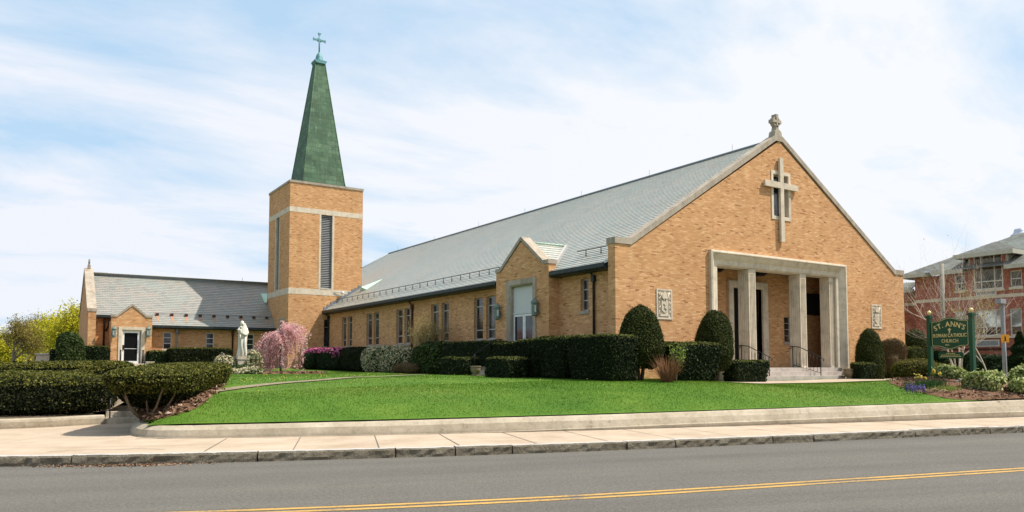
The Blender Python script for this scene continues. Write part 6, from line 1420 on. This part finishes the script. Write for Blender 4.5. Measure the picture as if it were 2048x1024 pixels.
# ------------------------------------------------------------------ street furniture and trees on the right
b0 = atD(1915, 735, 34); g = H(b0[0], b0[1]) if b0[1] < 60 else 1
tree('bare_tree', 'leafless pale barked multi stem tree behind the sign', 'tree', (b0[0], b0[1], .95), 8.6, 'pale_bark', 'spring_leaf', 500, .035, .12, tl=1, levels=5, spread=.66, r0=.052, kids=2, bend=.14, trunk_frac=.27, seed=14, ntrunk=4, upb=.30)
b1 = atD(1978, 745, 31); tree('young_tree', 'slender young tree with first yellow leaves in front of the school windows', 'tree', (b1[0], b1[1], .95), 4.2, 'pale_bark', 'bud_leaf', 700, .05, .14, levels=3, spread=.5, r0=.03, kids=2, trunk_frac=.36, seed=9, upb=.35)
p = atD(1889, 700, 41.8); tz = atD(1889, 526, 41.8)[2]; t = thing('utility_pole', 'grey wooden pole carrying a small floodlight arm behind the bare tree', 'pole', (p[0], p[1], .9)); m = MB(); m.tube([(p[0], p[1], .8), (p[0], p[1], tz)], [.13, .11], 10); m.build('pole', 'pole_wood', t)
q = atD(1858, 547, 41.6); m = MB(); m.tube([(p[0], p[1], q[2]), ((p[0] + q[0]) / 2, (p[1] + q[1]) / 2, q[2] - .12), (q[0], q[1], q[2] - .05)], .03, 6); m.build('arm', 'steel_grey', t)
m = MB(); c = Vector(q); m.prism([(c.x - .18, c.z + .12), (c.x + .12, c.z + .02), (c.x + .22, c.z - .14), (c.x + .1, c.z - .16), (c.x - .22, c.z + .03)], 'y', c.y - .12, c.y + .12); m.build('floodlight', 'vent_metal', t)
p = atD(2009, 720, 30); zt2 = atD(2009, 603, 30)[2]; t = thing('lamp_post', 'square grey car park lamp post with a box head before the school', 'lamp post', (p[0], p[1], .9)); m = MB(); m.box(p[0] - .06, p[0] + .06, p[1] - .06, p[1] + .06, .85, zt2); m.build('pole', 'steel_grey', t)
q = atD(1999, 604, 30); m = MB(); d_ = Vector((q[0] - p[0], q[1] - p[1], 0)); a = math.atan2(d_.y, d_.x)
m.prism([(p[0] + math.cos(a + s_) * L_, p[1] + math.sin(a + s_) * L_) for s_, L_ in ((2.2, .14), (.28, .40), (-.28, .40), (-2.2, .14))], 'z', zt2 - .08, zt2 + .10); m.build('lamp_head', 'steel_grey', t)
p = atD(2010, 677, 29.0); t = thing('warning_sign', 'small orange warning sign with a black figure on a post', 'sign', (p[0], p[1], .9)); sgn = thing_ax = Vector((_r[0], _r[1], 0)); m = MB(); h = .15
def sq(u, v, o): q = Vector(p) + sgn * u + Vector((0, 0, v)) - Vector((_f[0], _f[1], 0)) * o; return tuple(q)
for o_ in (.0, .01): m.face([sq(-h, -h, o_), sq(h, -h, o_), sq(h, h, o_), sq(-h, h, o_)])
m.face([sq(-h, -h, 0), sq(h, -h, 0), sq(h, -h, .01), sq(-h, -h, .01)]); m.face([sq(-h, h, 0), sq(h, h, 0), sq(h, h, .01), sq(-h, h, .01)]); m.face([sq(-h, -h, 0), sq(-h, h, 0), sq(-h, h, .01), sq(-h, -h, .01)]); m.face([sq(h, -h, 0), sq(h, h, 0), sq(h, h, .01), sq(h, -h, .01)])
m.build('plate', 'school_sign_orange', t); m = MB(); m.face([sq(-.025, -.03, .014), sq(.025, -.03, .014), sq(.03, .05, .014), sq(-.03, .05, .014)]); m.face([sq(-.05, -.10, .014), sq(-.02, -.10, .014), sq(.02, -.03, .014), sq(-.02, -.03, .014)]); m.face([sq(.02, -.10, .014), sq(.05, -.10, .014), sq(.02, -.03, .014), sq(-.01, -.03, .014)]); m.face([sq(-.018, .058, .014), sq(.018, .058, .014), sq(.018, .092, .014), sq(-.018, .092, .014)]); m.build('figure_mark', 'void_dark', t)
m = MB(); m.tube([sq(0, -1.35, -.02), sq(0, .12, -.02)], .022, 6); m.build('post', 'steel_grey', t)
p = atD(2042, 745, 32); t = thing('evergreen', 'dark bushy evergreen tree at the right edge before the school', 'tree', (p[0], p[1], .9)); m = MB(); m.tube([(p[0], p[1], .8), (p[0], p[1], 2.6)], [.08, .02], 6); m.build('trunk', 'bark', t)
n_ = 16000; u = RNG.random(n_) ** .7; a = RNG.uniform(0, 6.28, n_); lay = .75 + .25 * np.sin(u * 30 + np.sin(3 * a)); rr = (1 - u) * .95 * lay * RNG.uniform(.55, 1, n_) + .05; P = np.stack([p[0] + rr * np.cos(a), p[1] + rr * np.sin(a), .9 + u * 2.15], 1); card_mesh('crown', P, RNG.normal(0, 1, (n_, 3)), .05, 'evergreen_leaf', t)
for lab, a, b, yt, D in (('dark low juniper bush left of the evergreen', 1975, 2030, 712, 33), ('dark spreading bush under the school vent', 1938, 1990, 716, 35), ('dark bush behind the right sign post', 1930, 1960, 708, 36), ('dark bush between the sign posts in the background', 1895, 1925, 716, 37), ('low dark bush at the far right edge', 2030, 2075, 716, 33.5)):
    px_shrub(lab, a, b, yt, D, 'evergreen_leaf', 6000, .06, name='bush', lump=.22, e1=.9, depth=.7, core='box_leaf')
# play equipment glimpsed under the sign board
p = atD(1880, 715, 45); t = thing('play_structure', 'blue and green play slide glimpsed below the sign board', 'play equipment', (p[0], p[1], .9)); z0 = .95; zt3 = atD(1880, 694, 45)[2]
m = MB(); rx = Vector((_r[0], _r[1], 0)); 
def pq(u, v, o=0): q = Vector((p[0], p[1], 0)) + rx * u + Vector((_f[0], _f[1], 0)) * o; return (q.x, q.y, v)
m.tube([pq(-.2, zt3 - .05), pq(.05, zt3 - .15), pq(.2, (z0 + zt3) / 2 + .2), pq(.15, (z0 + zt3) / 2)], .17, 10); m.build('tube_slide', 'play_blue', t)
m = MB(); m.tube([pq(-.15, 1.25), pq(.0, 1.6), pq(.1, 1.8)], [.28, .22, .1], 10); m.build('climber', 'play_green', t)
m = MB(); m.tube([pq(-.35, z0), pq(-.35, zt3)], .05, 6); m.tube([pq(.3, z0), pq(.3, zt3)], .05, 6); m.build('frame', 'pale_pipe', t)
p = atD(1903, 715, 47); t = thing('shed', 'small pale shed with a dark opening glimpsed under the sign board', 'shed', (p[0], p[1], .9)); m = MB(); w_ = .75
m.box(p[0] - w_, p[0] + w_, p[1] - w_, p[1] + w_, .9, atD(1903, 695, 47)[2]); m.build('wall', 'white_panel', t); m = MB(); m.prism([(p[0] - w_ - .1, 2.75), (p[0] + w_ + .1, 2.75), (p[0], 3.2)], 'y', p[1] - w_ - .1, p[1] + w_ + .1); m.build('roof', 'asphalt_shingle', t)
m = MB(); m.box(p[0] - w_ - .01, p[0] - w_ - .002, p[1] - .2, p[1] + .2, 1.3, 1.9); m.box(p[0] - .2, p[0] + .2, p[1] - w_ - .01, p[1] - w_ - .002, 1.3, 1.9); m.build('opening', 'void_dark', t)

# ------------------------------------------------------------------ background trees on the left
def bgtree(label, px, pyb, D, h, leafm, nl, ls, seed, name='tree_bg', puff=.5, bark='grey_bark', **k):
    p = atD(px, pyb, D); return tree('spring_tree', label, 'tree', (p[0], p[1], 1.0), h, bark, leafm, nl, ls, puff, 'trees beyond the left hedge', tl=2, seed=seed, **k)
bgtree('broad half bare tree with dark trunk and yellowish buds at the left edge', 27, 728, 58, 5.0, 'spring_leaf', 7000, .07, 2, levels=5, spread=.62, r0=.16, kids=3, trunk_frac=.28, bend=.12, upb=.28, puff=.18)
bgtree('bright yellow green tree close to the end of the wing', 172, 728, 62, 6.7, 'yellow_green_leaf', 16000, .10, 3, levels=4, spread=.6, r0=.14, kids=3, trunk_frac=.28, upb=.3, puff=.42)
bgtree('yellow green tree in the middle of the background row', 118, 728, 70, 6.6, 'yellow_green_leaf', 12000, .12, 4, levels=4, spread=.65, r0=.14, kids=3, trunk_frac=.27, puff=.5)
bgtree('brownish budding tree behind the pale stone structure', 70, 728, 72, 6.6, 'spring_leaf', 10000, .10, 6, levels=4, spread=.65, r0=.14, kids=3, trunk_frac=.27, puff=.45)
bgtree('far purple brown bare tree rising between the yellow green ones', 95, 728, 92, 8.4, 'bud_leaf', 5000, .11, 7, levels=5, spread=.55, r0=.2, kids=3, trunk_frac=.26, puff=.4)
bgtree('yellow green tree low behind the half bare one at the left edge', 5, 728, 80, 6.4, 'yellow_green_leaf', 9000, .12, 8, levels=4, spread=.7, r0=.15, kids=3, trunk_frac=.24, puff=.55)
bgtree('far bare tree behind the half bare one', 50, 728, 100, 8.6, 'bud_leaf', 5000, .12, 12, levels=5, spread=.6, r0=.2, kids=3, trunk_frac=.26, puff=.4)
n_ = 45000; X = RNG.uniform(-120, 150, n_); Y = RNG.uniform(150, 175, n_); Z = 1 + RNG.random(n_) ** .8 * (6 + 2.5 * np.sin(X * .09) + 1.5 * np.sin(X * .31 + 1)); tag(card_mesh('distant_woods', np.stack([X, Y, Z], 1), RNG.normal(0, 1, (n_, 3)), .55, 'spring_leaf'), kind='stuff')
p = atD(88, 718, 52); t = thing('stone_bulkhead', 'pale low stone structure with a sloping side behind the left hedges', 'structure', (p[0], p[1], 1.0)); za = atD(88, 709, 52)[2]; m = MB()
m.prism([(p[0] - .62, 1.0), (p[0] + .62, 1.0), (p[0] + .32, za), (p[0] - .40, za)], 'y', p[1] - .5, p[1] + .9); m.build('body', 'limestone', t); m = MB(); m.box(p[0] - .5, p[0] + .36, p[1] - .6, p[1] + .9, za + .001, za + .07); m.build('cap', 'white_panel', t)
# ------------------------------------------------------------------ grass blades and dandelions
lp = [(-16.1, -1.0)] + off(WALLP[:], 0.12, 0.32) + [(46, 60), (-13.6, 60), (-11.3, 33.5), (-15.2, 1.0)]
def blades(name, n, xr, yr, hgt, wd, mat, mask=None):
    x = RNG.uniform(*xr, n); y = RNG.uniform(*yr, n); ok = inpoly(x, y, lp)
    if mask is not None: ok &= mask(x, y)
    x, y = x[ok], y[ok]; z = fH(x, y) + .008; n = len(x); a = RNG.uniform(0, 6.28, n); h = hgt * RNG.uniform(.5, 1.3, n); w_ = wd
    lx, ly = RNG.normal(0, .25, n) * h, RNG.normal(0, .4, n) * h
    V = np.stack([np.stack([x - np.cos(a) * w_, y - np.sin(a) * w_, z - .005], 1), np.stack([x + np.cos(a) * w_, y + np.sin(a) * w_, z - .005], 1), np.stack([x + lx, y + ly, z + h], 1)], 1).reshape(-1, 3)
    me = bpy.data.meshes.new(name); me.vertices.add(3 * n); me.vertices.foreach_set('co', V.ravel()); me.loops.add(3 * n); me.loops.foreach_set('vertex_index', np.arange(3 * n, dtype=np.int32)); me.polygons.add(n); me.polygons.foreach_set('loop_start', np.arange(0, 3 * n, 3, dtype=np.int32)); me.materials.append(M[mat]); me.update(calc_edges=True)
    return tag(new_obj(name, me), kind='stuff')
bedp = [(4.9, -9.75), (6.6, -10.25), (10, -11.05), (14, -11.9), (18, -12.7), (18, -9.5), (13, -6.8), (9.0, -5.9), (6.4, -6.4), (5.0, -8.0)]
clear = lambda x, y: ~inpoly(x, y, bedp) & ~((x < -13.2) & (y > -3.2 + (x + 16) * 2.0) & (y < 4.2)) & ~((x < 8) & (x > 3) & (y > -3.4) & False)
pathd = dense([(-14.6, -0.9), (-12.2, 0.9), (-6.4, 6.6), (-3.4, 8.6), (-2.9, 9.2)], .25)
def notpath(x, y):
    d = np.full(x.shape, 9.0)
    for q in pathd[::2]: d = np.minimum(d, np.hypot(x - q[0], y - q[1]))
    return d > .42
def allclear(x, y): return clear(x, y) & notpath(x, y) & ~((x > 3) & (y > -3.6) & (y < -1.2)) & ~((x > -.2) & (x < 19.2) & (y > -.1)) & ~((x > -2.6) & (x < 3) & (y > 31.5))
blades('grass', 200000, (-16.2, 20), (-13, -1), .024, .007, 'grass_blade', allclear)
blades('grass', 110000, (-16.2, 24), (-3, 26), .026, .009, 'grass_blade', allclear)
m = MB(); rs = random.Random(4)
for i in range(95):
    if i < 62: q = pathd[rs.randrange(3, len(pathd) - 10)]; x, y = q[0] + rs.gauss(-.5, .8), q[1] + rs.gauss(.9, .7)
    else: x, y = rs.uniform(-14, -2), rs.uniform(-3.5, 9)
    if not bool(allclear(np.array([x]), np.array([y]))[0]): continue
    z = H(x, y) + rs.uniform(.04, .08); r_ = rs.uniform(.018, .03); m.lathe((x, y, z), [(r_ * .4, -.01), (r_, 0), (r_ * .6, .012)], 6)
tag(m.build('dandelions', 'daffodil_petal'), kind='stuff')
